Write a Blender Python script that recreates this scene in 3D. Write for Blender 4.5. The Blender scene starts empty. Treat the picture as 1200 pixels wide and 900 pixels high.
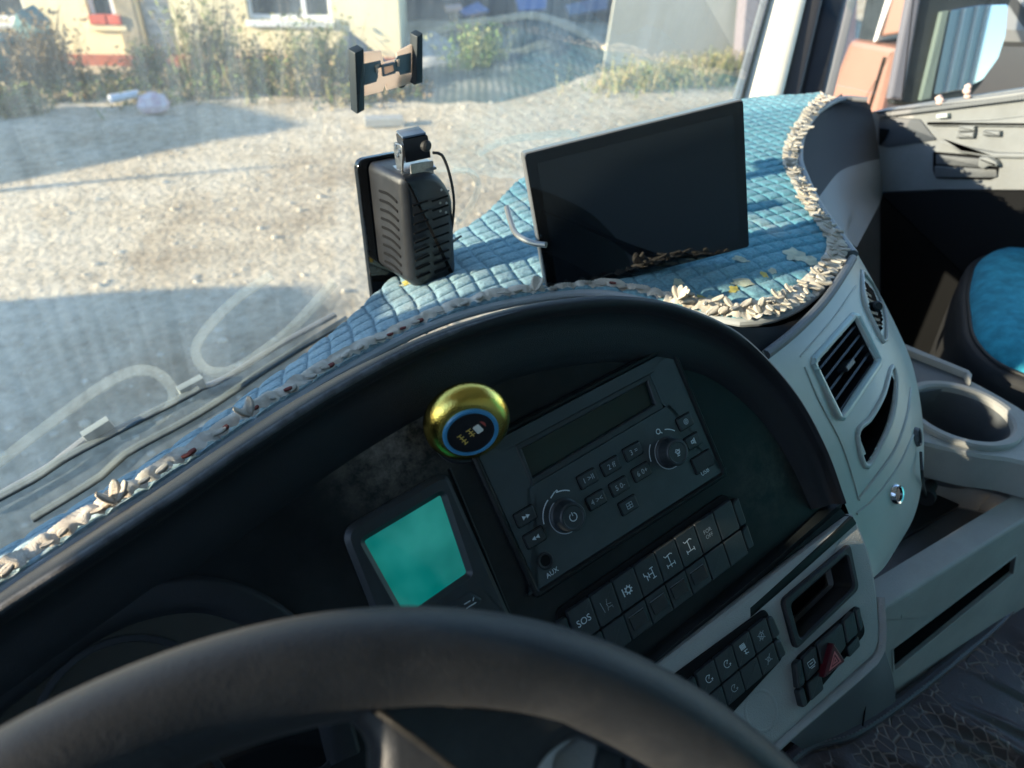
import bpy, bmesh, math, random
import numpy as np
from math import sin, cos, pi, radians, sqrt, atan2
from mathutils import Vector, Matrix, noise
from mathutils.bvhtree import BVHTree
random.seed(7); RNG = np.random.default_rng(7)
S = bpy.context.scene
COL = S.collection

# ------------------------------------------------------------------ camera, sky, sun, exposure
PITCH, ROLL, YAW, FPX = radians(35), radians(2), radians(39), 832.0
FW = np.array([sin(YAW)*cos(PITCH), cos(YAW)*cos(PITCH), -sin(PITCH)])
_r0 = np.array([cos(YAW), -sin(YAW), 0.0]); _u0 = np.cross(_r0, FW)
RT = _r0*cos(ROLL)+_u0*sin(ROLL); UP = -_r0*sin(ROLL)+_u0*cos(ROLL)
cd = bpy.data.cameras.new('camera'); cam = bpy.data.objects.new('camera', cd); COL.objects.link(cam)
cam.matrix_world = Matrix(((RT[0], UP[0], -FW[0], 0), (RT[1], UP[1], -FW[1], 0), (RT[2], UP[2], -FW[2], 0), (0, 0, 0, 1)))
cd.sensor_width = 36; cd.lens = 36*FPX/1200; cd.clip_start = .01; cd.clip_end = 2000
cd.dof.use_dof = True; cd.dof.focus_distance = .60; cd.dof.aperture_fstop = 6.8
S.camera = cam
SUN_EL, SUN_AZ = radians(15), radians(-16)       # direction the light travels: azimuth from +X
SD = np.array([cos(SUN_EL)*cos(SUN_AZ), cos(SUN_EL)*sin(SUN_AZ), -sin(SUN_EL)])
w = bpy.data.worlds.new('World'); S.world = w; w.use_nodes = True
nt = w.node_tree; bg = nt.nodes['Background']; sk = nt.nodes.new('ShaderNodeTexSky'); sk.sky_type = 'NISHITA'
sk.sun_disc = False; sk.dust_density = .3; sk.ozone_density = 3.0; sk.sun_elevation = SUN_EL; sk.sun_rotation = atan2(-SD[0], -SD[1])
nt.links.new(sk.outputs[0], bg.inputs[0]); bg.inputs[1].default_value = .15
sl = bpy.data.lights.new('sun', 'SUN'); so = bpy.data.objects.new('sun', sl); COL.objects.link(so)
sl.energy = 4.8; sl.angle = radians(.5); sl.color = (1, .85, .63)
so.rotation_euler = Vector(SD).to_track_quat('-Z', 'Y').to_euler()
S.view_settings.view_transform = 'Standard'; S.view_settings.look = 'None'
S.view_settings.exposure = 1.6; S.view_settings.gamma = 1
S.cycles.use_denoising = True
S.cycles.max_bounces = 10; S.cycles.transparent_max_bounces = 12
S.cycles.sample_clamp_indirect = 4

# ------------------------------------------------------------------ measuring helpers (sight line of the photo meets a real surface)
GZ = -2.6
def ray(px, py): return FW + RT*((px-600)/FPX) + UP*((450-py)/FPX)
def P(px, py, d): return ray(px, py)*d
def Z(px, py, z): r = ray(px, py); return r*(z/r[2])
class Frame:
    def __init__(s, O, a, b):
        s.O = np.array(O, float); a = np.array(a, float); s.a = a/np.linalg.norm(a)
        b = np.array(b, float); b = b-(b@s.a)*s.a; s.b = b/np.linalg.norm(b); s.n = np.cross(s.a, s.b)
    def px(s, x, y, c=0):
        r = ray(x, y); t = ((s.O+s.n*c)@s.n)/(r@s.n); q = r*t-s.O; return (float(q@s.a), float(q@s.b))
    def w(s, u, v, c=0): return s.O+s.a*u+s.b*v+s.n*c
    def pxs(s, L, c=0): return [s.px(x, y, c) for x, y in L]

# ------------------------------------------------------------------ materials
def mk(name): 
    m = bpy.data.materials.new(name); m.use_nodes = True; return m, m.node_tree, m.node_tree.nodes['Principled BSDF']
def N(nt, t, **k):
    n = nt.nodes.new(t)
    for a, v in k.items():
        if a.startswith('i_'): n.inputs[a[2:].replace('_', ' ')].default_value = v
        else: setattr(n, a, v)
    return n
def ramp(nt, fac, stops):
    r = nt.nodes.new('ShaderNodeValToRGB'); e = r.color_ramp.elements
    while len(e) < len(stops): e.new(.5)
    for q, (p, c) in zip(e, stops): q.position = p; q.color = (*c, 1) if len(c) == 3 else c
    nt.links.new(fac, r.inputs[0]); return r.outputs[0]
def M(name, col, rough=.5, metal=0, bump=0, bscale=800, var=0, vscale=30, spec=.5, col2=None, coat=0, dust=0, sheen=0, vor=False):
    m, nt, b = mk(name); L = nt.links.new
    b.inputs['Base Color'].default_value = (*col, 1); b.inputs['Roughness'].default_value = rough
    b.inputs['Metallic'].default_value = metal; b.inputs['Specular IOR Level'].default_value = spec
    b.inputs['Coat Weight'].default_value = coat; b.inputs['Sheen Weight'].default_value = sheen
    tc = N(nt, 'ShaderNodeTexCoord')
    if var or col2 or dust:
        n = N(nt, 'ShaderNodeTexNoise', i_Scale=vscale, i_Detail=6.0, i_Roughness=.65); L(tc.outputs['Object'], n.inputs['Vector'])
        c2 = col2 or tuple(min(1, c*(1+var)) for c in col); c1 = col if col2 else tuple(c*(1-var) for c in col)
        o = ramp(nt, n.outputs[0], [(.35, c1), (.65, c2)])
        if dust:
            n2 = N(nt, 'ShaderNodeTexNoise', i_Scale=vscale*.35, i_Detail=9.0, i_Roughness=.75); L(tc.outputs['Object'], n2.inputs['Vector'])
            mx = N(nt, 'ShaderNodeMix', data_type='RGBA'); f = ramp(nt, n2.outputs[0], [(.48, (0, 0, 0)), (.75, (dust,)*3)])
            L(f, mx.inputs[0]); L(o, mx.inputs[6]); mx.inputs[7].default_value = (.35, .33, .3, 1); o = mx.outputs[2]
        L(o, b.inputs['Base Color'])
        r = N(nt, 'ShaderNodeMapRange'); r.inputs[3].default_value = max(.02, rough-.08); r.inputs[4].default_value = min(1, rough+.1)
        L(n.outputs[0], r.inputs[0]); L(r.outputs[0], b.inputs['Roughness'])
    if bump:
        t = N(nt, 'ShaderNodeTexVoronoi', i_Scale=bscale) if vor else N(nt, 'ShaderNodeTexNoise', i_Scale=bscale, i_Detail=3.0)
        L(tc.outputs['Object'], t.inputs['Vector'])
        bp = N(nt, 'ShaderNodeBump', i_Strength=bump, i_Distance=.001); L(t.outputs[0], bp.inputs['Height']); L(bp.outputs[0], b.inputs['Normal'])
    return m
black_soft = M('black_soft_plastic', (.008, .009, .011), .42, bump=.3, bscale=1800, var=.2, vscale=12, dust=.03, vor=True, spec=.35, sheen=.04)
black_face = M('black_satin_panel', (.005, .007, .008), .36, bump=.12, bscale=1500, var=.2, vscale=9, dust=.06, spec=.22)
black_key = M('black_key', (.020, .025, .028), .42, bump=.1, bscale=2000, var=.15, vscale=60)
black_deep = M('black_recess', (.0035, .0035, .004), .8, spec=.2)
black_gloss = M('black_gloss', (.008, .009, .01), .06, spec=.6)
radio_m = M('radio_plastic', (.030, .040, .044), .42, bump=.2, bscale=2200, var=.15, vscale=40, dust=.05)
gray_pl = M('gray_plastic', (.31, .31, .295), .5, bump=.35, bscale=900, var=.08, vscale=14, dust=.10, vor=True)
gray_pod = M('gray_pod_plastic', (.43, .45, .41), .36, bump=.12, bscale=1300, var=.06, vscale=12, dust=.12)
gray_dark = M('gray_dark_plastic', (.10, .107, .115), .5, bump=.3, bscale=900, var=.12, vscale=14, dust=.12, vor=True)
gray_con = M('gray_console_plastic', (.36, .35, .33), .55, bump=.3, bscale=700, var=.1, vscale=12, dust=.25, vor=True)
ink = M('print_white', (.62, .68, .70), .5)
ink_dim = M('print_grey', (.34, .38, .40), .5)
red_pl = M('red_plastic', (.07, .007, .012), .35)
chrome = M('chrome', (.75, .75, .75), .15, metal=1)
steel = M('bracket_steel', (.5, .49, .47), .32, metal=1, var=.2, vscale=200)
gold = M('gold', (.85, .60, .13), .14, metal=1, bump=.25, bscale=900)
ring_blue = M('blue_ring', (.05, .22, .40), .3)
lcd_m = M('lcd_dark', (.008, .022, .017), .12, spec=.4)
rubber = M('rubber', (.02, .02, .021), .6, bump=.2, bscale=700)
wheel_m = M('wheel_leather', (.013, .015, .018), .46, bump=.2, bscale=1000, var=.15, vscale=20, dust=.08, vor=True, spec=.3, sheen=.05)
cream = M('cream_pillar', (.72, .69, .56), .5, bump=.1, bscale=500, var=.04)
seal_gray = M('seal_gray', (.15, .16, .17), .45, bump=.1)
headliner = M('headliner', (.36, .41, .44), .9)
lace_m = M('lace_thread', (.64, .55, .43), .85, bump=1, bscale=1300, col2=(.84, .77, .65), vscale=60, sheen=.3)
lace_red = M('lace_red', (.35, .10, .08), .85, bump=1, bscale=1500)
piping = M('mat_piping', (.42, .44, .45), .7, bump=.4, bscale=1200)
door_m = M('door_plastic', (.21, .22, .225), .55, bump=.4, bscale=700, var=.1, vscale=14, dust=.15, vor=True)
recorder_m = M('recorder_black', (.020, .021, .024), .33, bump=.3, bscale=1500, var=.1, dust=.05)
seat_blue = M('seat_fabric', (.04, .31, .44), .95, bump=1, bscale=700, var=.25, vscale=40, sheen=.08, spec=.1)
salmon = M('salmon_paint', (.24, .125, .095), .4, coat=.3, var=.05, vscale=3)

def quilt_mat():
    m, nt, b = mk('quilted_velour'); L = nt.links.new
    tc = N(nt, 'ShaderNodeTexCoord'); n = N(nt, 'ShaderNodeTexNoise', i_Scale=9.0, i_Detail=6.0, i_Roughness=.6); L(tc.outputs['Object'], n.inputs['Vector'])
    sep = N(nt, 'ShaderNodeSeparateXYZ'); L(tc.outputs['Object'], sep.inputs[0])
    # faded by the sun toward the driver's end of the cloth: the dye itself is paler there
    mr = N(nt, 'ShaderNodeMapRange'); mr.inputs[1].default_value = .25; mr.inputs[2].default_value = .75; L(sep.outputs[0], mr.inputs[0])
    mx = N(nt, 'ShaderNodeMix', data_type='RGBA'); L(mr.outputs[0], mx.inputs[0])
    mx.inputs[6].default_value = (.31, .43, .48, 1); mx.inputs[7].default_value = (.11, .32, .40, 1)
    n2 = N(nt, 'ShaderNodeTexNoise', i_Scale=300.0, i_Detail=4.0); L(tc.outputs['Object'], n2.inputs['Vector'])
    m1 = N(nt, 'ShaderNodeMix', data_type='RGBA', blend_type='MULTIPLY'); m1.inputs[0].default_value = 1
    L(mx.outputs[2], m1.inputs[6]); L(ramp(nt, n.outputs[0], [(.3, (.78, .8, .8)), (.7, (1.12, 1.1, 1.08))]), m1.inputs[7])
    m2 = N(nt, 'ShaderNodeMix', data_type='RGBA', blend_type='MULTIPLY'); m2.inputs[0].default_value = 1
    L(m1.outputs[2], m2.inputs[6]); L(ramp(nt, n2.outputs[0], [(.35, (.8, .8, .8)), (.65, (1.15, 1.15, 1.15))]), m2.inputs[7])
    # stains
    n3 = N(nt, 'ShaderNodeTexNoise', i_Scale=5.5, i_Detail=8.0, i_Roughness=.7, i_Distortion=.6); L(tc.outputs['Object'], n3.inputs['Vector'])
    m3 = N(nt, 'ShaderNodeMix', data_type='RGBA'); L(ramp(nt, n3.outputs[0], [(.58, (0, 0, 0)), (.68, (.45, .45, .45))]), m3.inputs[0])
    L(m2.outputs[2], m3.inputs[6]); m3.inputs[7].default_value = (.45, .47, .42, 1)
    L(m3.outputs[2], b.inputs['Base Color']); b.inputs['Roughness'].default_value = .92
    b.inputs['Sheen Weight'].default_value = .15; b.inputs['Sheen Roughness'].default_value = .5; b.inputs['Specular IOR Level'].default_value = .05
    n4 = N(nt, 'ShaderNodeTexNoise', i_Scale=130.0, i_Detail=5.0, i_Roughness=.7); L(tc.outputs['Object'], n4.inputs['Vector'])
    bp = N(nt, 'ShaderNodeBump', i_Strength=1.0, i_Distance=.0022); L(n4.outputs[0], bp.inputs['Height']); L(bp.outputs[0], b.inputs['Normal'])
    return m
quilt_m = quilt_mat()

def glass_dusty(name, lo, hi, tint=(1, 1, 1), streak=True, dustcol=(.82, .85, .84)):
    m, nt, b = mk(name); L = nt.links.new; nt.nodes.remove(b); out = nt.nodes['Material Output']
    tr = N(nt, 'ShaderNodeBsdfTransparent'); tr.inputs[0].default_value = (*tint, 1)
    tl = N(nt, 'ShaderNodeBsdfTranslucent'); tl.inputs[0].default_value = (*dustcol, 1)
    df = N(nt, 'ShaderNodeBsdfDiffuse'); df.inputs[0].default_value = (*dustcol, 1)
    md = N(nt, 'ShaderNodeMixShader'); md.inputs[0].default_value = .3; L(tl.outputs[0], md.inputs[1]); L(df.outputs[0], md.inputs[2])
    mx = N(nt, 'ShaderNodeMixShader'); L(tr.outputs[0], mx.inputs[1]); L(md.outputs[0], mx.inputs[2])
    tc = N(nt, 'ShaderNodeTexCoord')
    n = N(nt, 'ShaderNodeTexNoise', i_Scale=4.0, i_Detail=10.0, i_Roughness=.75); L(tc.outputs['Object'], n.inputs['Vector'])
    mp = N(nt, 'ShaderNodeMapping'); mp.inputs['Scale'].default_value = (60, 5, 2.5); L(tc.outputs['Object'], mp.inputs[0])
    n2 = N(nt, 'ShaderNodeTexNoise', i_Scale=1.0, i_Detail=5.0, i_Roughness=.6); L(mp.outputs[0], n2.inputs['Vector'])
    n3 = N(nt, 'ShaderNodeTexNoise', i_Scale=420.0, i_Detail=2.0); L(tc.outputs['Object'], n3.inputs['Vector'])
    a = N(nt, 'ShaderNodeMath', operation='MULTIPLY'); L(n.outputs[0], a.inputs[0]); L(n2.outputs[0], a.inputs[1])
    a2 = N(nt, 'ShaderNodeMath', operation='MULTIPLY_ADD'); L(n3.outputs[0], a2.inputs[0]); a2.inputs[1].default_value = .12; L(a.outputs[0], a2.inputs[2])
    r = N(nt, 'ShaderNodeMapRange'); r.inputs[1].default_value = .22; r.inputs[2].default_value = .46; r.inputs[3].default_value = lo; r.inputs[4].default_value = hi
    L(a2.outputs[0], r.inputs[0]); L(r.outputs[0], mx.inputs[0])
    gl = N(nt, 'ShaderNodeBsdfGlossy'); gl.inputs['Roughness'].default_value = .02
    fr = N(nt, 'ShaderNodeFresnel'); fr.inputs[0].default_value = 1.35
    m2 = N(nt, 'ShaderNodeMixShader'); fm = N(nt, 'ShaderNodeMath', operation='MULTIPLY'); fm.inputs[1].default_value = .22; L(fr.outputs[0], fm.inputs[0]); L(fm.outputs[0], m2.inputs[0]); L(mx.outputs[0], m2.inputs[1]); L(gl.outputs[0], m2.inputs[2])
    L(m2.outputs[0], out.inputs[0]); return m
glass_wind = glass_dusty('windshield_glass', .07, .19, tint=(.90, .96, .97), dustcol=(.66, .82, .93))
glass_side = glass_dusty('side_glass', .0, .012, tint=(.95, .98, .98))
reflection_m = glass_dusty('painted_reflection_film', .15, .25, tint=(.98, 1, 1), dustcol=(.8, .85, .8))  # pale film that paints looping reflections onto the windshield

def ground_mat():
    m, nt, b = mk('gravel_ground'); L = nt.links.new
    tc = N(nt, 'ShaderNodeTexCoord')
    n = N(nt, 'ShaderNodeTexNoise', i_Scale=.55, i_Detail=8.0, i_Roughness=.65); L(tc.outputs['Object'], n.inputs['Vector'])
    n2 = N(nt, 'ShaderNodeTexNoise', i_Scale=9.0, i_Detail=10.0, i_Roughness=.7); L(tc.outputs['Object'], n2.inputs['Vector'])
    v = N(nt, 'ShaderNodeTexVoronoi', i_Scale=16.0); L(tc.outputs['Object'], v.inputs['Vector'])
    c = ramp(nt, n.outputs[0], [(.3, (.36, .27, .17)), (.48, (.58, .48, .34)), (.7, (.70, .61, .47))])
    m1 = N(nt, 'ShaderNodeMix', data_type='RGBA', blend_type='MULTIPLY'); m1.inputs[0].default_value = 1
    L(c, m1.inputs[6]); L(ramp(nt, n2.outputs[0], [(.32, (.60, .58, .56)), (.52, (1, 1, 1)), (.7, (1.25, 1.24, 1.22))]), m1.inputs[7])
    L(m1.outputs[2], b.inputs['Base Color']); b.inputs['Roughness'].default_value = .95; b.inputs['Specular IOR Level'].default_value = .1
    a = N(nt, 'ShaderNodeMath', operation='SUBTRACT'); L(n2.outputs[0], a.inputs[0])
    s = N(nt, 'ShaderNodeMath', operation='MULTIPLY'); L(v.outputs[0], s.inputs[0]); s.inputs[1].default_value = .35; L(s.outputs[0], a.inputs[1])
    bp = N(nt, 'ShaderNodeBump', i_Strength=1.0, i_Distance=.05); L(a.outputs[0], bp.inputs['Height']); L(bp.outputs[0], b.inputs['Normal'])
    return m
ground_m = ground_mat()

# ------------------------------------------------------------------ object helpers
def empty(name, loc, label, cat, group=None):
    o = bpy.data.objects.new(name, None); COL.objects.link(o); o.location = Vector([float(x) for x in loc])
    o.empty_display_size = .05; o['label'] = label; o['category'] = cat
    if group: o['group'] = group
    return o
def mesh(name, V, F, mat, parent=None, smooth=True, kind=None, label=None, cat=None, group=None, angle=18):
    me = bpy.data.meshes.new(name); me.from_pydata([tuple(float(x) for x in v) for v in V], [], F); me.validate()
    bm = bmesh.new(); bm.from_mesh(me); bmesh.ops.remove_doubles(bm, verts=bm.verts, dist=1e-6); bmesh.ops.recalc_face_normals(bm, faces=bm.faces); bm.to_mesh(me); bm.free()
    if smooth:
        me.polygons.foreach_set('use_smooth', [True]*len(me.polygons)); me.set_sharp_from_angle(angle=radians(angle))
    me.materials.append(mat); return link(name, me, parent, kind, label, cat, group)
def link(name, me, parent=None, kind=None, label=None, cat=None, group=None):
    o = bpy.data.objects.new(name, me); COL.objects.link(o)
    if parent is not None:
        o.parent = parent; q = parent; T = Vector((0, 0, 0))
        while q is not None: T += q.location; q = q.parent
        o.location = -T if not getattr(parent, 'type', '') == 'MESH' else Vector((0, 0, 0))
        if parent.type == 'MESH': o.location = (0, 0, 0)
    if kind: o['kind'] = kind
    if label: o['label'] = label
    if cat: o['category'] = cat
    if group: o['group'] = group
    return o
class MB:
    def __init__(s): s.V = []; s.F = []
    def add(s, V, F):
        k = len(s.V); s.V += [np.array(v, float) for v in V]; s.F += [tuple(i+k for i in f) for f in F]; return s
    def build(s, name, mat, parent=None, **k): return mesh(name, s.V, s.F, mat, parent, **k)
def area2(p): return .5*sum(p[i-1][0]*p[i][1]-p[i][0]*p[i-1][1] for i in range(len(p)))
def inset(p, d):
    if area2(p) < 0: p = p[::-1]
    n = len(p); out = []
    for i in range(n):
        a = np.array(p[i-1]); b = np.array(p[i]); c = np.array(p[(i+1) % n])
        e1 = (b-a)/(np.linalg.norm(b-a)+1e-9); e2 = (c-b)/(np.linalg.norm(c-b)+1e-9)
        n1 = np.array([-e1[1], e1[0]]); n2 = np.array([-e2[1], e2[0]]); m = n1+n2; m = m/(np.linalg.norm(m)+1e-9)
        k = min(1.6, 1/max(.3, m@n1)); q = b+m*d*k; out.append((float(q[0]), float(q[1])))
    return out
def rnd(p, r, n=4):
    out = []; N_ = len(p)
    for i in range(N_):
        a = np.array(p[i-1], float); b = np.array(p[i], float); c = np.array(p[(i+1) % N_], float); rr = r[i] if isinstance(r, (list, tuple)) else r
        u = (a-b); lu = np.linalg.norm(u); u /= lu; v = (c-b); lv = np.linalg.norm(v); v /= lv; t = min(rr, lu*.48, lv*.48)
        p0 = b+u*t; p2 = b+v*t
        for k in range(n+1):
            s = k/n; q = (1-s)**2*p0+2*s*(1-s)*b+s*s*p2; out.append((float(q[0]), float(q[1])))
    return out
def rect(u0, v0, u1, v1): return [(u0, v0), (u1, v0), (u1, v1), (u0, v1)]
def prism(F, pts, c0, c1, bev=.001, mb=None):
    """solid plate on a frame, from c0 up to c1 with rounded rim"""
    mb = mb or MB()
    if area2(pts) < 0: pts = pts[::-1]
    rings = [(pts, c0), (pts, c1-bev), (inset(pts, bev*.3), c1-bev*.3), (inset(pts, bev), c1)] if bev else [(pts, c0), (pts, c1)]
    n = len(pts); V = [F.w(u, v, c) for r, c in rings for u, v in r]; Fc = []
    for k in range(len(rings)-1):
        for i in range(n): j = (i+1) % n; Fc.append((k*n+i, k*n+j, (k+1)*n+j, (k+1)*n+i))
    Fc.append(tuple((len(rings)-1)*n+i for i in range(n))); Fc.append(tuple(reversed(range(n))))
    return mb.add(V, Fc)
def rim(F, outer, inner, c0, c1, bev=.001, depth=None, mb=None):
    """frame-shaped solid between two outlines of equal count; depth: inner wall goes down to it"""
    mb = mb or MB()
    if area2(outer) < 0: outer = outer[::-1]
    if area2(inner) < 0: inner = inner[::-1]
    d = c0 if depth is None else depth
    rings = [(outer, c0), (outer, c1-bev), (inset(outer, bev), c1), (inset(inner, -bev), c1), (inner, c1-bev), (inner, d)]
    n = len(outer); V = [F.w(u, v, c) for r, c in rings for u, v in r]; Fc = []
    for k in range(len(rings)-1):
        for i in range(n): j = (i+1) % n; Fc.append((k*n+i, k*n+j, (k+1)*n+j, (k+1)*n+i))
    return mb.add(V, Fc)
def resample(pts, n, closed=False):
    p = np.array(pts, float); 
    if closed: p = np.vstack([p, p[:1]])
    m = len(p); 
    q = np.vstack([2*p[0]-p[1], p, 2*p[-1]-p[-2]]) if not closed else np.vstack([p[-2], p, p[1]])
    dense = []
    for i in range(1, m):
        a, b, c, d = q[i-1], q[i], q[i+1], q[i+2]
        for t in np.linspace(0, 1, 16, endpoint=False):
            dense.append(.5*((2*b)+(-a+c)*t+(2*a-5*b+4*c-d)*t*t+(-a+3*b-3*c+d)*t**3))
    dense.append(p[-1]); dense = np.array(dense); L = np.r_[0, np.cumsum(np.linalg.norm(np.diff(dense, axis=0), axis=1))]
    s = np.linspace(0, L[-1], n, endpoint=not closed)
    return np.stack([np.interp(s, L, dense[:, k]) for k in range(dense.shape[1])], 1)
def loft(rows, mb=None, closed=False, cap=False):
    mb = mb or MB(); n = len(rows[0]); V = [v for r in rows for v in r]; Fc = []
    for k in range(len(rows)-1):
        for i in range(n if closed else n-1): j = (i+1) % n; Fc.append((k*n+i, k*n+j, (k+1)*n+j, (k+1)*n+i))
    if cap: Fc.append(tuple(range(n))); Fc.append(tuple((len(rows)-1)*n+i for i in reversed(range(n))))
    return mb.add(V, Fc)
def smooth_grid(G, nu, nv):
    G = [resample(r, nu) for r in G]; G = np.array(G); return np.stack([resample(G[:, i], nv) for i in range(nu)], 1)
def thick(G, t, mb=None):
    """grid of points -> closed slab of thickness t (away from the camera)"""
    G = np.array(G); du = np.gradient(G, axis=1); dv = np.gradient(G, axis=0); n = np.cross(du, dv); n /= np.linalg.norm(n, axis=2)[..., None]+1e-12
    if (n*G).sum() < 0: n = -n
    B = G+n*t; nv, nu = G.shape[:2]; V = list(G.reshape(-1, 3))+list(B.reshape(-1, 3)); o = nu*nv; Fc = []
    for k in range(nv-1):
        for i in range(nu-1):
            a = k*nu+i; Fc.append((a, a+1, a+nu+1, a+nu)); Fc.append((o+a, o+a+nu, o+a+nu+1, o+a+1))
    for i in range(nu-1): Fc.append((i+1, i, o+i, o+i+1)); a = (nv-1)*nu+i; Fc.append((a, a+1, o+a+1, o+a))
    for k in range(nv-1): a = k*nu; Fc.append((a, a+nu, o+a+nu, o+a)); a += nu-1; Fc.append((a+nu, a, o+a, o+a+nu))
    return (mb or MB()).add(V, Fc)
def tube(pts, r, seg=10, mb=None, closed=False, cap=True, flat=1.0, upv=None):
    p = np.array(pts, float); n = len(p); rr = r if hasattr(r, '__len__') else [r]*n; rows = []
    T = np.gradient(p, axis=0) if not closed else np.roll(p, -1, 0)-np.roll(p, 1, 0)
    T /= np.linalg.norm(T, axis=1)[:, None]+1e-12
    u = np.cross(T[0], upv if upv is not None else [0, 0, 1.]); 
    if np.linalg.norm(u) < 1e-3: u = np.cross(T[0], [1., 0, 0])
    for i in range(n):
        u = u-(u@T[i])*T[i] if upv is None else np.cross(T[i], upv); u /= np.linalg.norm(u)+1e-12; v = np.cross(T[i], u)
        rows.append([p[i]+rr[i]*(cos(2*pi*k/seg)*u+flat*sin(2*pi*k/seg)*v) for k in range(seg)])
    if closed: rows.append(rows[0]); cap = False
    return loft(rows, mb, closed=True, cap=cap)
def revolve(O, ax, prof, seg=32, mb=None, sx=1, xa=None, cap=True):
    ax = np.array(ax, float); ax /= np.linalg.norm(ax); u = (np.cross(ax, [0, 0, 1.]) if abs(ax[2]) < .999 else np.array([1., 0, 0])) if xa is None else np.array(xa, float)
    u = u-(u@ax)*ax; u /= np.linalg.norm(u); v = np.cross(ax, u); O = np.array(O, float)
    rows = [[O+ax*h+r*(sx*cos(2*pi*k/seg)*u+sin(2*pi*k/seg)*v) for k in range(seg)] for r, h in prof]
    return loft(rows, mb, closed=True, cap=cap)
def box(c, s, R=None, mb=None, bev=0):
    c = np.array(c, float); R = np.eye(3) if R is None else np.array(R)   # rows: axes
    F = Frame(c, R[0], R[1]); return prism(F, rect(-s[0]/2, -s[1]/2, s[0]/2, s[1]/2), -s[2]/2, s[2]/2, bev, mb)
def aabb(x0, x1, y0, y1, z0, z1, mb=None, bev=0): return box(((x0+x1)/2, (y0+y1)/2, (z0+z1)/2), (x1-x0, y1-y0, z1-z0), mb=mb, bev=bev)
def strokes(F, u, v, s, lines, wd, c, name='symbol', parent=None, mat=None, rot=0, label=None):
    mb = MB(); cr, sr = cos(rot), sin(rot)
    for k, ln in enumerate(lines):
        q = np.array([((x*cr-y*sr)*s, (x*sr+y*cr)*s) for x, y in ln], float); n = len(q)
        T = np.gradient(q, axis=0); T /= np.linalg.norm(T, axis=1)[:, None]+1e-12; Nn = np.stack([-T[:, 1], T[:, 0]], 1)
        A = q+Nn*wd/2; B = q-Nn*wd/2; cc = c+.00002*k
        V = [F.w(u+x, v+y, cc) for x, y in A]+[F.w(u+x, v+y, cc) for x, y in B]
        mb.add(V, [(i, i+1, n+i+1, n+i) for i in range(n-1)])
    return mb.build(name, mat or ink, parent, smooth=False, label=label)
def circ(r, n=20, a0=0, a1=2*pi, x=0, y=0): return [(x+r*cos(a0+(a1-a0)*k/n), y+r*sin(a0+(a1-a0)*k/n)) for k in range(n+1)]
def text(F, s, u, v, h, c, mat, parent, name='lettering', rot=0, thick_=.0001, sx=1):
    cu = bpy.data.curves.new('t', 'FONT'); cu.body = s; cu.size = h; cu.align_x = 'CENTER'; cu.align_y = 'CENTER'; cu.resolution_u = 3
    to = bpy.data.objects.new('t', cu); COL.objects.link(to); dg = bpy.context.evaluated_depsgraph_get(); dg.update()
    me = bpy.data.meshes.new_from_object(to.evaluated_get(dg)); bpy.data.objects.remove(to); bpy.data.curves.remove(cu)
    cr, sr = cos(rot), sin(rot)
    for vt in me.vertices:
        x, y = vt.co.x*sx, vt.co.y; vt.co = Vector(F.w(u+x*cr-y*sr, v+x*sr+y*cr, c).tolist())
    me.name = name; me.materials.clear(); me.materials.append(mat); return link(name, me, parent)
def bvh_of(o): 
    me = o.data; return BVHTree.FromPolygons([v.co.copy() for v in me.vertices], [tuple(p.vertices) for p in me.polygons])
def hit(b, px, py, lift=0):
    r = Vector(ray(px, py).tolist()); h = b.ray_cast(Vector((0, 0, 0)), r.normalized(), 50)
    if h[0] is None: return None
    n = h[1]; n = -n if n.dot(r) > 0 else n
    return np.array(h[0]+n*lift), np.array(n)

# ================================================================== THE YARD OUTSIDE
def hgt(x, y): return .05*noise.noise((x*.35, y*.35, 0))+.018*noise.noise((x*1.7, y*1.7, 3))
def grid_ground():
    xs = np.concatenate([np.linspace(-900, -15, 8, endpoint=False), np.linspace(-15, 40, 180), np.linspace(60, 900, 8)])
    ys = np.concatenate([np.linspace(-900, -15, 8, endpoint=False), np.linspace(-15, 40, 180), np.linspace(60, 900, 8)])
    V = [(x, y, GZ+hgt(x, y)) for y in ys for x in xs]; n = len(xs)
    F = [(j*n+i, j*n+i+1, (j+1)*n+i+1, (j+1)*n+i) for j in range(len(ys)-1) for i in range(n-1)]
    return mesh('ground', V, F, ground_m, kind='structure', label='pale dusty gravel yard', angle=180)
grid_ground()
# loose stones
mb = MB(); ico = bmesh.new(); bmesh.ops.create_icosphere(ico, subdivisions=1, radius=1); iv = [np.array(v.co) for v in ico.verts]; fi = [tuple(v.index for v in f.verts) for f in ico.faces]; ico.free()
for k in range(2600):
    t = RNG.random(); Y = 3.2+11*t**1.2; X = RNG.uniform(-1, 1.5+Y*1.25); s = .009+.028*RNG.random()**4
    q = np.array([X, Y, GZ+hgt(X, Y)]); sc = s*RNG.uniform(.6, 1.3, 3)*[1, 1, .6]
    mb.add([q+v*sc*(1+.25*RNG.random()) for v in iv], fi)
stone_m = M('stone', (.42, .35, .25), .9, col2=(.60, .52, .40), vscale=3)
mb.build('gravel_stones', stone_m, kind='stuff', smooth=False, label='loose pale stones scattered over the gravel yard', cat='gravel')

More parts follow.
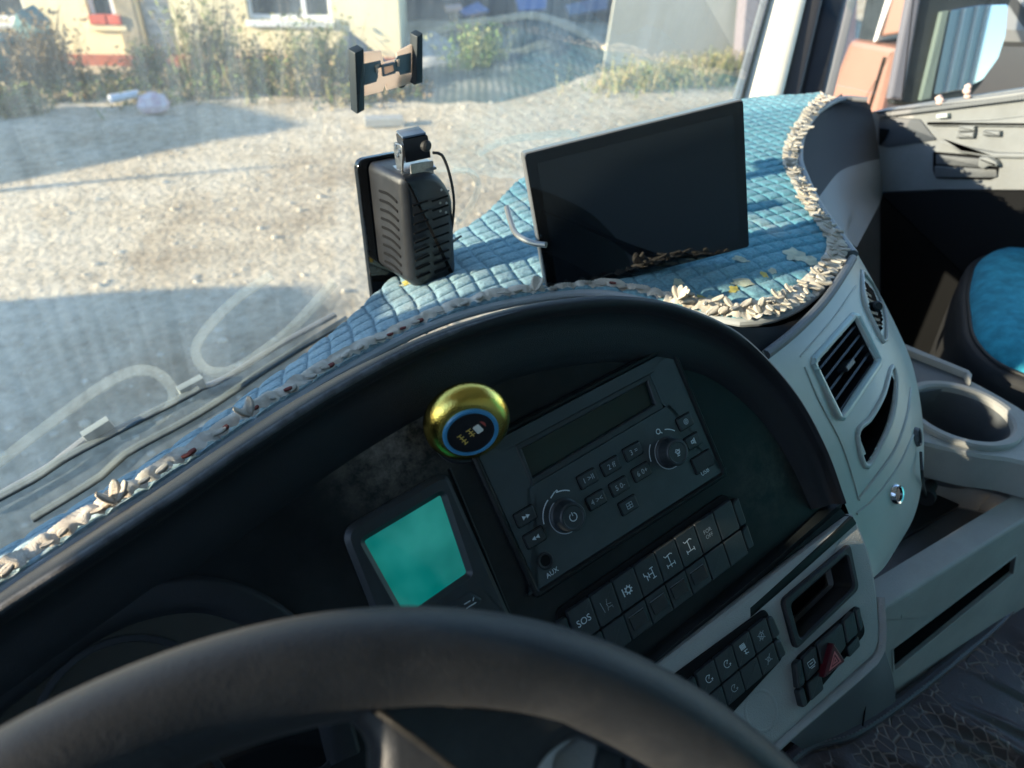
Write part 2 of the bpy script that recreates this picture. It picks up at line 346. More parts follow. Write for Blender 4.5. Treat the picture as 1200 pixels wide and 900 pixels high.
# --- long plastered house
HA = radians(-32); HF = Frame((4, 13, GZ), (cos(HA), sin(HA), 0), (0, 0, 1))
wall_m = M('cream_render', (.74, .61, .37), .9, col2=(.84, .72, .46), vscale=1.2, bump=.4, bscale=30)
frame_w = M('white_window_frame', (.75, .75, .74), .5); pane_m = M('dark_window_pane', (.04, .05, .06), .08, var=.4, vscale=2)
house = empty('house', HF.w(0, 0, 0), 'long cream plastered house with three windows and a narrow doorway facing the yard', 'house')
u_end = HF.px(468, 30)[0]
def wall_with_holes(F, u0, u1, v0, v1, holes, c0, c1, mat, parent, name='wall'):
    mb = MB(); us = sorted({u0, u1, *[h[0] for h in holes], *[h[2] for h in holes]}); vs = sorted({v0, v1, *[h[1] for h in holes], *[h[3] for h in holes]})
    for i in range(len(us)-1):
        for j in range(len(vs)-1):
            cu, cv = (us[i]+us[i+1])/2, (vs[j]+vs[j+1])/2
            if any(h[0] < cu < h[2] and h[1] < cv < h[3] for h in holes): continue
            prism(F, rect(us[i], vs[j], us[i+1], vs[j+1]), c0, c1, 0, mb)
    return mb.build(name, mat, parent, smooth=False)
def wq(x0, y0, x1, y1): a = HF.px(x0, y0); b = HF.px(x1, y1); return [a[0], a[1], b[0], b[1]]
w1 = [HF.px(-60, 27)[0], HF.px(30, 26)[1], HF.px(33, 25)[0], HF.px(30, 26)[1]+1.15]
w2 = [HF.px(107, 28)[0], HF.px(140, 28)[1], HF.px(146, 28)[0], HF.px(140, 28)[1]+1.25]
w3 = [HF.px(291, 24)[0], HF.px(340, 24)[1], HF.px(389, 19)[0], HF.px(340, 24)[1]+1.2]
dr = [HF.px(171, 60)[0], -.1, HF.px(210, 60)[0], 1.95]
wall_with_holes(HF, -16, u_end, -.3, 3.0, [w1, w2, w3, dr], -.25, 0, wall_m, house)
aabb_side = prism(Frame(HF.w(0, 0, -5.2), HF.a, HF.b), rect(-16, -.3, u_end, 3.0), -.2, 0, 0)
Fs = Frame(HF.w(u_end, 0, -2.6), -HF.n, HF.b); prism(Fs, rect(-2.35, -.3, 2.4, 3.0), -.22, 0, 0, aabb_side)
aabb_side.build('wall', wall_m, house, smooth=False)
Fr = Frame(HF.w(0, 3.0, -2.6), HF.a, -HF.n); prism(Fr, rect(-16.3, -3.0, u_end+.3, 3.1), 0, .18, 0).build('roof', M('roof_sheet', (.18, .17, .17), .7), house, smooth=False)
prism(HF, rect(-16, -.3, u_end-.02, HF.px(390, 68)[1]+.02), .002, .06, .01).build('plinth', M('brick_plinth', (.40, .12, .07), .9, var=.3, vscale=6), house, smooth=False)
for k, q in enumerate((w1, w2, w3)):
    fr = rim(HF, rect(*q), rect(q[0]+.06, q[1]+.07, q[2]-.06, q[3]-.06), -.16, -.10, .005).build('window', frame_w, house, smooth=False)
    m_ = (q[0]+q[2])/2+(.22 if k == 2 else .1 if k == 1 else 0)
    prism(HF, rect(m_-.035, q[1]+.07, m_+.035, q[3]-.06), -.15, -.095, .003).build('mullion', frame_w, fr, smooth=False)
    for a, b in ((q[0]+.06, m_-.035), (m_+.035, q[2]-.06)):
        prism(HF, rect(a, q[1]+.07, b, q[3]-.06), -.15, -.135, 0).build('pane', pane_m, fr, smooth=False)
    prism(HF, rect(q[0]-.04, q[1]-.09, q[2]+.04, q[1]-.002), -.02, .07, .008).build('window_sill', frame_w if k != 1 else wall_m, house, smooth=False)
mb = MB()
for a, b in ((w2[0]+.02, (w2[0]+w2[2])/2+.02), ((w2[0]+w2[2])/2+.05, w2[2]-.01)): prism(HF, rect(a, w2[1]+.0, b, w2[1]+.13), -.06, .10, .01, mb)
tr = mb.build('planter_box', M('red_planter', (.55, .09, .05), .7, var=.2, vscale=8), smooth=False, label='pair of red planter boxes on the sill of the narrow house window', cat='planter')
dm = prism(HF, rect(dr[0]+.02, dr[1], dr[2]-.02, dr[3]), -.22, -.18, .01).build('door', M('grey_door', (.30, .31, .32), .6, var=.2), house, smooth=False)
for k in range(9): prism(HF, rect(dr[0]+.08, .45+k*.16, dr[2]-.08, .53+k*.16), -.178, -.165, .004).build('door_slat', M('door_slat_m', (.42, .43, .44), .5) if k == 0 else bpy.data.materials['door_slat_m'], dm, smooth=False)
prism(HF, rect(dr[0]-.30, -.1, dr[0]-.01, 2.0), .003, .05, .01).build('door_post', M('worn_brown_post', (.30, .24, .15), .9, var=.3, vscale=4), house, smooth=False)

# --- weeds and dry shrubs
def weeds(name, spots, n, label, cols, hmax=.9, kind='stuff', parent=None, leaf=.06, cat='weeds', wide=.012):
    mats = [M(name+'_m%d' % i, c, .9, var=.3, vscale=6) for i, c in enumerate(cols)]
    V = []; F = []; mi = []
    for k in range(n):
        x, y, r, h = spots[RNG.integers(len(spots))]; X = x+RNG.normal()*r; Y = y+RNG.normal()*r*.5; H = h*RNG.uniform(.35, 1)*hmax
        b = np.array([X, Y, GZ]); lean = RNG.normal(size=3)*.25; lean[2] = 1; c_ = int(RNG.integers(len(cols)))
        a = RNG.uniform(0, 2*pi); s = np.array([cos(a), sin(a), 0])*wide
        i = len(V); tp = b+lean*H; V += [b-s, b+s, b+lean*H*.6+s*.7, tp, b+lean*H*.6-s*.7]; F.append((i, i+1, i+2, i+3, i+4)); mi.append(c_)
        for j in range(5):
            q = b+lean*H*RNG.uniform(.25, 1)+RNG.normal(size=3)*.04; d = RNG.normal(size=3); d /= np.linalg.norm(d); e = np.cross(d, RNG.normal(size=3)); e /= np.linalg.norm(e)
            L = leaf*RNG.uniform(.5, 1.4); i = len(V); V += [q-d*L, q+e*L*.4, q+d*L, q-e*L*.4]; F.append((i, i+1, i+2, i+3)); mi.append(c_)
    me = bpy.data.meshes.new(name); me.from_pydata([tuple(v) for v in V], [], F)
    for m in mats: me.materials.append(m)
    me.polygons.foreach_set('material_index', mi)
    return link(name, me, parent, kind, label, cat if parent is None else None)
def gp(px, py, z=GZ): q = Z(px, py, z); return q[0], q[1]
sp = []
for px in range(-60, 490, 22):
    py = 118 if px > 60 else 135; x, y = gp(px, py-RNG.uniform(0, 22)); h = (.34 if px < 120 else .58) if px < 430 else .38
    sp.append((x, y, RNG.uniform(.12, .5), h*RNG.uniform(.3, 1.2)))
weeds('tall_weeds', sp, 3400, 'belt of dry brown and green weeds along the foot of the cream house', [(.13, .17, .04), (.26, .19, .08), (.20, .18, .06), (.08, .11, .04), (.32, .25, .13), (.22, .15, .08)], 1.0, leaf=.04)
sp = [(*gp(px, 100-(px-760)*.08), .55, RNG.uniform(.15, .6)) for px in range(740, 895, 10)]
weeds('yellow_grass', sp, 1100, 'yellow sunlit grass in front of the pale concrete wall', [(.30, .27, .11), (.36, .29, .15), (.20, .22, .08)], 1.0, leaf=.028)
for px, py, h, lab, cols in [(375, 105, 1.15, 'thin leggy green shrub against the cream house wall below the wide window', [(.13, .17, .05), (.22, .20, .08)]),
                        (255, 100, 1.5, 'tall bare twiggy shrub between the doorway and the wide window', [(.20, .16, .10), (.16, .18, .07)]),
                        (60, 105, 1.1, 'dry brown bush beside the rubbish pile at the left', [(.30, .22, .12), (.22, .16, .09)]),
                        (560, 85, .8, 'small green bush at the foot of the netted dirt mound', [(.16, .24, .08), (.32, .32, .14)])]:
    x, y = gp(px, py); t = empty('shrub', (x, y, GZ), lab, 'shrub')
    weeds('foliage', [(x, y, .22, h)], 230, None, cols, 1.0, kind=None, parent=t, leaf=.045, wide=.007)
    mb = MB()
    for k in range(9):
        a = RNG.uniform(0, 6.28); q = np.array([x, y, GZ]); e = q+np.array([cos(a)*.45, sin(a)*.3, h*RNG.uniform(.7, 1.1)]); m_ = (q+e)/2+RNG.normal(size=3)*.06
        tube(resample([q, m_, e], 6), [.012, .010, .009, .007, .005, .002], 5, mb)
    mb.build('stem', M('bark_%d' % px, (.16, .12, .08), .9), t)

# --- rubbish pile left: brown board, teal bin, red cloth, white pipe
x, y = gp(20, 100)
t = empty('rubbish_pile', (x, y, GZ), 'pile of scrap with brown board, teal tub and orange bits beside the weeds', 'rubbish pile')
FB = Frame(P(60, 50, 14.5), (cos(HA), sin(HA), 0), (.05, .3, 1))
prism(FB, FB.pxs([(24, 32), (62, 28), (70, 62), (30, 66)]), -.03, .03, .005).build('brown_board', M('board', (.30, .16, .13), .8, var=.2, vscale=5), t, smooth=False)
q = np.array([*gp(30, 96), GZ])
mb = MB(); rows = []
for hh, ss in ((0, .75), (.1, .85), (.55, 1.05), (.62, 1.1)): rows.append([q+np.array([cos(a)*ss*1.25-1.0, sin(a)*ss*.5, hh]) for a in np.linspace(0, 2*pi, 24, endpoint=False)])
loft(rows, mb, closed=True); mb.build('tub', M('teal_tub', (.10, .24, .24), .6, var=.2), t)
for k in range(14):
    c_ = [(.5, .14, .06), (.08, .2, .22), (.6, .6, .58), (.12, .1, .1)][k % 4]
    p_ = q+np.array([RNG.uniform(-2.0, .4), RNG.uniform(-.3, .4), .62+RNG.uniform(-.05, .22)]); R = np.linalg.qr(RNG.normal(size=(3, 3)))[0]
    box(p_, RNG.uniform(.08, .35, 3), R, bev=.01).build('scrap_piece', M('scrap_%d' % k, c_, .7), t, smooth=False)
p0, p1 = Z(129, 116, GZ+.12), Z(162, 110, GZ+.12)
tube([p0, p0+(p1-p0)*.1, p0+(p1-p0)*.5, p1], [.055]*4, 14).build('plastic_pipe', M('white_pipe', (.7, .7, .72), .4), label='short white plastic pipe lying in the weeds', cat='pipe')
mb = MB(); c_ = Z(180, 122, GZ+.14); loft([[c_+np.array([cos(a)*r*1.3, sin(a)*r, z]) for a in np.linspace(0, 2*pi, 14, endpoint=False)] for r, z in ((.02, -.12), (.13, -.08), (.16, .0), (.12, .1), (.03, .15))], mb, closed=True, cap=True)
mb.build('plastic_bag', M('pink_bag', (.5, .3, .34), .6, col2=(.65, .6, .62), vscale=8), label='crumpled pink and white plastic bag at the edge of the weeds', cat='bag')

# --- netted dirt mound
def mound(name, ctr, rx, ry, h, rot, mat, label, cat='dirt mound', prof=None, seed=0, rough=.25):
    V = []; F = []; nr, na = 26, 72
    for i in range(nr+1):
        r = i/nr
        for j in range(na):
            a = 2*pi*j/na; x = cos(a)*r*rx; y = sin(a)*r*ry; xx = x*cos(rot)-y*sin(rot); yy = x*sin(rot)+y*cos(rot)
            z = h*(1-r)**.9 if prof is None else prof(x, y, r)
            z += rough*h*.4*noise.noise((xx*1.1+seed, yy*1.1, seed))*(1-r)+.03*noise.noise((xx*5, yy*5, seed))
            V.append((ctr[0]+xx, ctr[1]+yy, GZ-.05+max(z, -.05)))
    for i in range(nr):
        for j in range(na): k = (j+1) % na; F.append((i*na+j, i*na+k, (i+1)*na+k, (i+1)*na+j))
    return mesh(name, V, F, mat, label=label, cat=cat, angle=180)
def net_mat():
    m, nt, b = mk('green_shade_net'); L = nt.links.new; tc = N(nt, 'ShaderNodeTexCoord')
    mp = N(nt, 'ShaderNodeMapping'); mp.inputs['Rotation'].default_value = (0, 0, .6); L(tc.outputs['Object'], mp.inputs[0])
    wv = N(nt, 'ShaderNodeTexWave', i_Scale=2.6, i_Distortion=2.0, i_Detail=2.0); L(mp.outputs[0], wv.inputs['Vector'])
    n = N(nt, 'ShaderNodeTexNoise', i_Scale=1.2, i_Detail=8.0); L(tc.outputs['Object'], n.inputs['Vector'])
    a = N(nt, 'ShaderNodeMath', operation='MULTIPLY'); L(wv.outputs[0], a.inputs[0]); a.inputs[1].default_value = .25
    a2 = N(nt, 'ShaderNodeMath', operation='ADD'); L(a.outputs[0], a2.inputs[0]); L(n.outputs[0], a2.inputs[1])
    L(ramp(nt, a2.outputs[0], [(.4, (.05, .075, .07)), (.7, (.11, .13, .11)), (.9, (.30, .28, .22))]), b.inputs['Base Color']); b.inputs['Roughness'].default_value = .9
    return m
dirt_m = M('dirt', (.38, .32, .24), .95, col2=(.52, .45, .35), vscale=1.5, bump=1, bscale=25)
net_m = net_mat()
e0 = np.array(gp(505, 118)); e1 = np.array(gp(745, 82)); top = P(625, 24, 13.6)
# a ridge running away to the right: steep netted face toward the yard
def netted_mound():
    ridge = [P(470, 70, 14.6), P(500, 44, 14.4), P(540, 31, 14.2), P(590, 24, 14.0), P(625, 20, 13.8), P(665, 32, 13.6), P(710, 58, 13.3), P(750, 80, 13.0), P(775, 105, 12.6)]
    foot = [Z(450, 112, GZ), Z(480, 118, GZ), Z(520, 122, GZ), Z(570, 122, GZ), Z(615, 112, GZ), Z(660, 98, GZ), Z(710, 86, GZ), Z(752, 90, GZ), Z(785, 112, GZ)]
    R_ = resample(ridge, 60); F_ = resample(foot, 60); rows = []
    for t in np.linspace(0, 1, 18):
        r = F_*(1-t)+R_*t; r = r.copy(); r[:, 2] += .12*np.array([noise.noise((q[0]*1.2, q[2]*2, 5)) for q in r])*sin(pi*t)-.25*sin(pi*t)*0
        rows.append(r)
    net = rows
    back = []
    for t in np.linspace(0, 1, 10):
        B_ = R_+np.array([.8, 2.5, 0])*t; B_[:, 2] = R_[:, 2]*(1-t)+GZ*t+.1*np.array([noise.noise((q[0]*1.3, t*4, 2)) for q in B_]); back.append(B_)
    t_ = empty('dirt_mound', (R_[30][0], R_[30][1], GZ), 'long dirt mound draped in dark green shade net behind the yard', 'dirt mound')
    loft(net).build('shade_net', net_m, t_, angle=180); loft(back).build('bare_dirt', dirt_m, t_, angle=180)
    crest = tube(R_+np.array([0, 0, .0]), [.09+.08*abs(noise.noise((i*.3, 0, 0))) for i in range(60)], 9); crest.build('crest', M('crest_sunlit_dirt', (.60, .50, .36), .95, var=.2, vscale=6), t_)  # paler tube paints the sunlit line along the mound ridge
netted_mound()
mound('rubble_heap', gp(505, 72), 1.0, .7, .55, 0, M('pale_rubble', (.42, .40, .36), .9, var=.3, vscale=5), 'small whitish rubble heap at the left end of the netted mound', 'rubble heap', seed=3)
mound('ground_heap', gp(415, 92), .9, .6, .75, 0, M('dark_heap', (.13, .14, .15), .9, var=.3, vscale=2), 'dark heap in front of the right corner of the cream house', 'heap', seed=8)
# --- far sheds and wall
blue_roof = M('blue_roof_sheet', (.12, .22, .48), .5, var=.15); dark_wall = M('dark_shed_wall', (.07, .085, .11), .9, var=.3, vscale=.6)
shd = empty('shed', Z(560, 40, GZ), 'dark low shed with a small blue roof behind the mound, beside the house', 'shed')
FA = Frame(P(600, 30, 16.6), (cos(-.5), sin(-.5), 0), (0, 0, 1))
prism(FA, FA.pxs([(470, 60), (740, 60), (720, -90), (465, -90)]), -.2, 0, 0).build('wall', dark_wall, shd, smooth=False)
FA2 = Frame(P(560, 15, 15.7), (cos(-.5), sin(-.5), 0), (0, .5, .6))
prism(FA2, FA2.pxs([(537, 12), (560, 2), (574, 12), (545, 18)]), -.1, 0, 0).build('roof', blue_roof, shd, smooth=False)
FA3 = Frame(P(625, 6, 15.7), (cos(-.5), sin(-.5), 0), (0, .5, .6))
prism(FA3, FA3.pxs([(603, -8), (642, -10), (640, 10), (608, 12)]), -.1, 0, 0).build('roof_sheet', blue_roof, shd, smooth=False)
prism(FA3, FA3.pxs([(662, 6), (712, -6), (712, 10), (668, 17)]), -.1, 0, 0).build('roof_sheet', M('blue_tarp', (.13, .20, .34), .6), shd, smooth=False)
q0 = P(533, 36, 14.5)
t = empty('brick_post', q0, 'pink capped brick post standing on the mound ridge', 'post')
FP = Frame(q0, (cos(-.5), sin(-.5), 0), (0, 0, 1))
prism(FP, FP.pxs([(528, 36), (538, 34), (537, 12), (527, 14)]), -.25, 0, .01).build('shaft', M('post_brick', (.42, .33, .27), .9, var=.3, vscale=7), t, smooth=False)
prism(FP, FP.pxs([(523, 14), (541, 11), (541, 7), (523, 9)]), -.35, .1, .01).build('cap', M('post_cap', (.60, .42, .38), .8), t, smooth=False)
FC = Frame(P(720, 62, 12.5), (cos(-.42), sin(-.42), 0), (0, 0, 1))
t = empty('concrete_wall', FC.w(0, 0, 0), 'plain pale concrete wall behind the yellow grass, right of the mound', 'wall')
conc = M('pale_concrete', (.42, .43, .38), .9, col2=(.50, .50, .45), vscale=.8, bump=.5, bscale=20)
prism(FC, FC.pxs([(703, 105), (905, 122), (905, -120), (722, -120), (720, 0)]), -.05, 0, .005).build('wall_panel', conc, t, smooth=False)
FD = Frame(P(880, 0, 12.1), (cos(-.42), sin(-.42), 0), (0, 0, 1))
prism(FD, FD.pxs([(868, 75), (1000, 85), (1010, -80), (880, -60)]), -.3, 0, .01).build('dark_gate', M('purple_gate', (.22, .19, .22), .8, var=.2), t, smooth=False)
x, y = gp(835, 68); mound('pale_rubble', (x, y), .8, .4, .25, 0, M('white_rubble', (.7, .68, .66), .9), 'scatter of whitish rubble in the yellow grass by the concrete wall', 'rubble', seed=5)
x, y = gp(450, 146); box((x, y, GZ+.05), (.5, .2, .10), [[.9, -.4, 0], [.4, .9, 0], [0, 0, 1]], bev=.01).build('concrete_block', M('block', (.34, .33, .30), .9, var=.1), label='low pale concrete block lying on the yard at the end of the weeds', cat='block', smooth=False)

# --- unseen heaps and post added left of the view, shaped to cast yard shadows
def heap(name, x, prof, label):
    ys = [p[0] for p in prof]; zs = [p[1] for p in prof]; yy = np.linspace(ys[0], ys[-1], 60); H = np.interp(yy, ys, zs); rows = []
    for dx, k in ((-3, .02), (-2.2, .3), (-1.2, .75), (-.5, .97), (0, 1), (.4, .93), (1.2, .6), (2.2, .25), (3, .0)):
        rows.append([np.array([x+dx+.1*noise.noise((y*2, dx, 0)), y, GZ-.05+h*k+(.05*noise.noise((y*3, dx*2, 1)) if k < 1 else .03*noise.noise((y*4, 1, 1)))]) for y, h in zip(yy, H)])
    return loft(rows).build(name, dirt_m, label=label, cat='spoil heap', angle=180)
def prof_of(pts, x): # ground shadow edge pixels -> height of the skyline at distance x
    o = []
    for px, py in pts: q = Z(px, py, GZ); k = (q[0]-x)/SD[0]; o.append((q[1]-SD[1]*k, -SD[2]*k))
    return o
X1 = -8
pr = sorted(prof_of([(0, 357), (100, 345), (200, 337), (300, 332), (400, 327)], X1))
yl, hl = pr[0]
heap('shadow_heap', X1, [(yl-6, 0), (yl-5, 1.8), (yl-2, 2.6), (yl-.5, 2.8)]+pr+[(pr[-1][0]+1.2, 1.4), (pr[-1][0]+2.0, .0)], 'unseen lumpy heap added left of the truck, shaped to cast the near yard shadow')
pr = sorted(prof_of([(0, 217), (100, 200), (200, 180), (300, 160), (375, 145)], X1))
heap('shadow_heap', X1, [(pr[0][0]-.12, 0)]+pr+[(pr[-1][0]+.5, 3.3), (pr[-1][0]+1.4, 3.2), (pr[-1][0]+2.3, 1.2), (pr[-1][0]+2.8, 0)], 'unseen steep heap added farther left, shaped to cast the far yard shadow')
a0, a1 = prof_of([(-60, 240), (335, 195)], X1)
tube([(X1, a0[0]+.4, GZ), (X1, (a0[0]+a1[0])/2+.2, GZ+a1[1]*.5), (X1, a1[0], GZ+a1[1])], [.11, .09, .03], 8).build('shadow_post', M('post_wood', (.2, .15, .1), .9), label='unseen thin leaning post added to cast a shadow streak across the yard', cat='post')  # added out of view for the thin shadow streak

# ================================================================== THE CAB: SHELL, GLASS, PILLARS
CAB = empty('truck_cab', (.5, -.2, -1.35), 'inside shell of the truck cab with cream pillars round the windshield', 'truck cab')
def base_y(x): return float(np.interp(x, [-.8, -.3, .0, .3, .6, .9, 1.2, 1.45, 1.6], [.66, .76, .80, .84, .87, .89, .88, .84, .76]))
def base_z(x): return float(np.interp(x, [-.8, -.1, .1, .36, .6, .75, 1.3, 1.6], [-.72, -.66, -.60, -.50, -.43, -.40, -.34, -.34]))
def glass_pt(x, z, off=0): # windshield surface, leaning back
    y = base_y(x)-.20*(z+.45); return np.array([x, y+off, z])
WS = empty('windshield', (.45, .88, -.5), 'dusty truck windshield with streaks and looping painted reflections', 'windshield')
XR = lambda z: 1.225-.15*(z+.33)
XL = lambda z: -.66+.06*(z+.35)
rows = []
for z in np.linspace(-.85, .72, 40): rows.append([glass_pt(x, z) for x in np.linspace(XL(z), XR(z), 60)])
ws = loft(rows).build('glass', glass_wind, WS, angle=180)
bw = bvh_of(ws)
def on_glass(pts, lift=-.0015): 
    o = []
    for p in pts:
        h = hit(bw, *p, lift=-lift)
        if h: o.append(h[0])
    return np.array(o)
def smear(pts, wpx, n=60):  # reflection painted as a pale strip lying on the glass
    p = resample([(x, y, 0) for x, y in pts], n)[:, :2]; T = np.gradient(p, axis=0); T /= np.linalg.norm(T, axis=1)[:, None]; Nn = np.stack([-T[:, 1], T[:, 0]], 1)
    rr = []
    for s in (-.5, -.3, .3, .5): rr.append([hit(bw, *(q+m*wpx*s), lift=.0006*(1 if abs(s) < .4 else .5))[0] for q, m in zip(p, Nn)])
    return loft(rr).build('smear', reflection_m, WS, angle=180)
smear([(-20, 556), (60, 495), (120, 452), (160, 434), (188, 440), (203, 460), (196, 482), (172, 497), (140, 510)], 13)
smear([(318, 322), (275, 352), (240, 388), (229, 412), (240, 432), (262, 436), (290, 424), (340, 386), (392, 330)], 12)
smear([(535, 262), (552, 240), (560, 215), (548, 200), (530, 200)], 8, 30)
smear([(560, 180), (590, 165), (640, 158), (668, 156), (678, 160)], 9, 30)
# wipers, parked outside the glass
def wiper(blade, arm, joint, label):
    b_ = on_glass(resample([(x, y, 0) for x, y in blade], 24)[:, :2], lift=.006)
    t = empty('windshield_wiper', b_[0], label, 'wiper', 'wipers parked along the foot of the windshield')
    tube(b_, .0075, 8, flat=.5).build('rubber_blade', M('wiper_rubber', (.10, .12, .115), .6), t)
    a_ = on_glass(resample([(x, y, 0) for x, y in arm], 24)[:, :2], lift=.017)
    tube(a_, .006, 8, flat=.6).build('wiper_arm', seal_gray, t)
    j = on_glass([joint], lift=.016)[0]; T = a_[-1]-a_[0]; T /= np.linalg.norm(T); u = np.cross(T, [0, 1, 0]); u /= np.linalg.norm(u)
    box(j, (.034, .017, .012), [T, u, np.cross(T, u)], bev=.002).build('pivot_clip', M('wiper_clip', (.22, .25, .24), .4), t, angle=30)
wiper([(-30, 603), (40, 566), (80, 540), (150, 503), (230, 462), (236, 458)], [(-30, 612), (60, 560), (80, 545), (110, 522)], (122, 514), 'left wiper with a pale clip near the corner of the windshield')
wiper([(40, 612), (120, 562), (150, 535), (235, 488), (320, 432), (410, 376)], [(230, 468), (270, 452), (330, 415), (400, 376)], (232, 462), 'right wiper running along the foot of the windshield toward the recorder')
# right pillar group
def bar(name, q0, q1, d0, d1, th, mat, parent=None, fwd=(.55, -.83, 0), **k):
    """straight member: q0=(left,right) px at top, q1 at the bottom"""
    nrm = np.array(fwd, float); T = [P(*q0[0], d0), P(*q0[1], d0)]; B = [P(*q1[0], d1), P(*q1[1], d1)]
    up = (T[0]-B[0]); T = [t+up*.9 for t in T]; B = [b-up*.12 for b in B]
    ax = (T[1]-T[0]); ax /= np.linalg.norm(ax); n = np.cross(ax, up/np.linalg.norm(up)); n /= np.linalg.norm(n)
    if n@FW > 0: n = -n
    rows = []
    for t in np.linspace(0, 1, 12):
        L_ = B[0]*(1-t)+T[0]*t; R_ = B[1]*(1-t)+T[1]*t; m = (L_+R_)/2; hw = (R_-L_)/2; ring = []
        for a in np.linspace(0, 2*pi, 24, endpoint=False):
            ca, sa = cos(a), sin(a); ring.append(m+hw*(abs(ca)**.5*np.sign(ca))+n*(th*.5*(abs(sa)**.7*np.sign(sa))-th*.5))
        rows.append(ring)
    return loft(rows, closed=True, cap=True).build(name, mat, parent, **k)
bar('pillar', ((901, 0), (946, 0)), ((869, 118), (918, 118)), 1.58, 1.50, .05, cream, CAB)
bar('windshield_seal', ((892, 0), (902, 0)), ((859, 117), (869, 117)), 1.57, 1.49, .03, seal_gray, CAB)
bar('door_seal', ((944, 0), (964, 0)), ((914, 116), (938, 116)), 1.60, 1.53, .04, rubber, CAB)
bar('door_frame', ((962, 0), (995, 0)), ((936, 116), (968, 116)), 1.64, 1.56, .04, black_soft, CAB)
bar('grab_rail', ((994, 0), (1005, 0)), ((966, 116), (976, 116)), 1.60, 1.54, .006, seal_gray, CAB)
# left pillar, roof, rear wall, floor, left door (beside and behind the camera)
tube([(-.70, .80, -.9), (-.69, .84, -.3), (-.66, .80, .1), (-.64, .70, .4), (-.62, .60, .72)], .045, 12).build('pillar', cream, CAB, label='left cream windshield pillar')
aabb(-.75, 1.78, -.95, .74, .70, .78).build('roof_lining', headliner, CAB, smooth=False)
aabb(-.75, 1.78, -1.0, -.95, -1.4, .70).build('rear_wall', headliner, CAB, smooth=False)
aabb(-.75, 1.78, -.95, .9, -1.46, -1.40).build('cab_floor', M('cab_floor_m', (.008, .008, .009), .9), CAB, smooth=False)
prism(Frame((-.66, 0, 0), (0, 1, 0), (0, 0, 1)), [(-.35, -1.4), (-.35, -.24), (.36, -.24), (.40, -.14), (.50, -.14), (.56, -.25), (.64, -.24), (.69, -.145), (.715, -.118), (.735, -.106), (.95, -.106), (.95, -1.4)], -.06, 0, 0).build('left_door_panel', black_soft, CAB, smooth=False)  # unseen; top edge stepped to shape where sun enters the cab
LM = empty('side_mirror', (-.95, .65, -.03), "driver's side mirror in its dark housing outside the left window", 'mirror')  # out of view, placed to block sun from the hood's right end
prism(Frame((-.99, 0, 0), (0, 1, 0), (0, 0, 1)), rnd(rect(.565, -.03, .745, .46), .03, 5), 0, .09, .012).build('housing', rubber, LM)
prism(Frame((-.95, .56, 0), (1, 0, 0), (0, 0, 1)), rect(-.03, .0, .04, .43), .0, .004, .001).build('mirror_glass', chrome, LM)
tube([(-.95, .70, .0), (-.85, .74, -.10), (-.72, .80, -.28)], .014, 10).build('arm', rubber, LM)
aabb(-.72, -.66, -.95, -.35, -1.40, .70).build('left_door_post', headliner, CAB, smooth=False)
aabb(-.75, 1.78, .90, .96, -1.4, -.86).build('firewall', black_deep, CAB, smooth=False)
aabb(1.70, 1.76, -.95, -.50, -1.40, .70).build('right_door_post', headliner, CAB, smooth=False)

# ================================================================== THE DASHBOARD
D = Frame((.219, .308, -.322), (.992, -.0546, .1134), (-.0689, .609, .790))
DB = empty('dashboard', (.5, .35, -.7), 'black instrument hood and grey moulded truck dashboard with vents and switches', 'dashboard')
crest_px = [(-330, 965), (-230, 880), (-130, 805), (-50, 750), (0, 715), (100, 650), (200, 585), (300, 517), (400, 454), (500, 402), (600, 368), (680, 354), (740, 352), (800, 362), (870, 395), (930, 458), (968, 525), (992, 590)]
CR = resample([(*D.px(x, y, .018), 0) for x, y in crest_px], 160)[:, :2]
def off(path, d, sc=1):
    T = np.gradient(path, axis=0); T /= np.linalg.norm(T, axis=1)[:, None]; return path+np.stack([T[:, 1], -T[:, 0]], 1)*d*np.reshape(sc, (-1, 1))
HSC = np.interp(np.linspace(0, 1, 160), [0, .70, .86, 1], [1, 1, .62, .36])
prof = [(-.006, -.10), (-.0055, -.004), (-.0048, .010), (-.003, .0155), (0, .018), (.0035, .0170), (.0058, .0140), (.0072, .0095), (.0085, .0058), (.019, .0034), (.030, .0004), (.038, -.0030), (.040, -.0048), (.044, -.0062), (.046, -.0105)]
loft([[D.w(u, v, c) for u, v in off(CR, d, HSC if d > 0 else 1)] for d, c in prof]).build('instrument_hood', black_soft, DB, angle=60)
FC_ = -.007
highlight_m = M('crest_highlight', (.085, .09, .10), .5, bump=.6, bscale=1500, col2=(.02, .02, .022), vscale=90)  # highlight along the hood crest, painted as a paler tube
tube([D.w(u, v, .0160) for u, v in CR[:118]], [.0026*min(1, (118-i)/50) for i in range(118)], 10).build('worn_and_highlight_edge', highlight_m, DB)
inn = off(CR, .040, HSC); low = [D.px(x, y, FC_) for x, y in [(976, 592), (770, 768), (560, 950), (300, 1190), (-200, 1250)]]
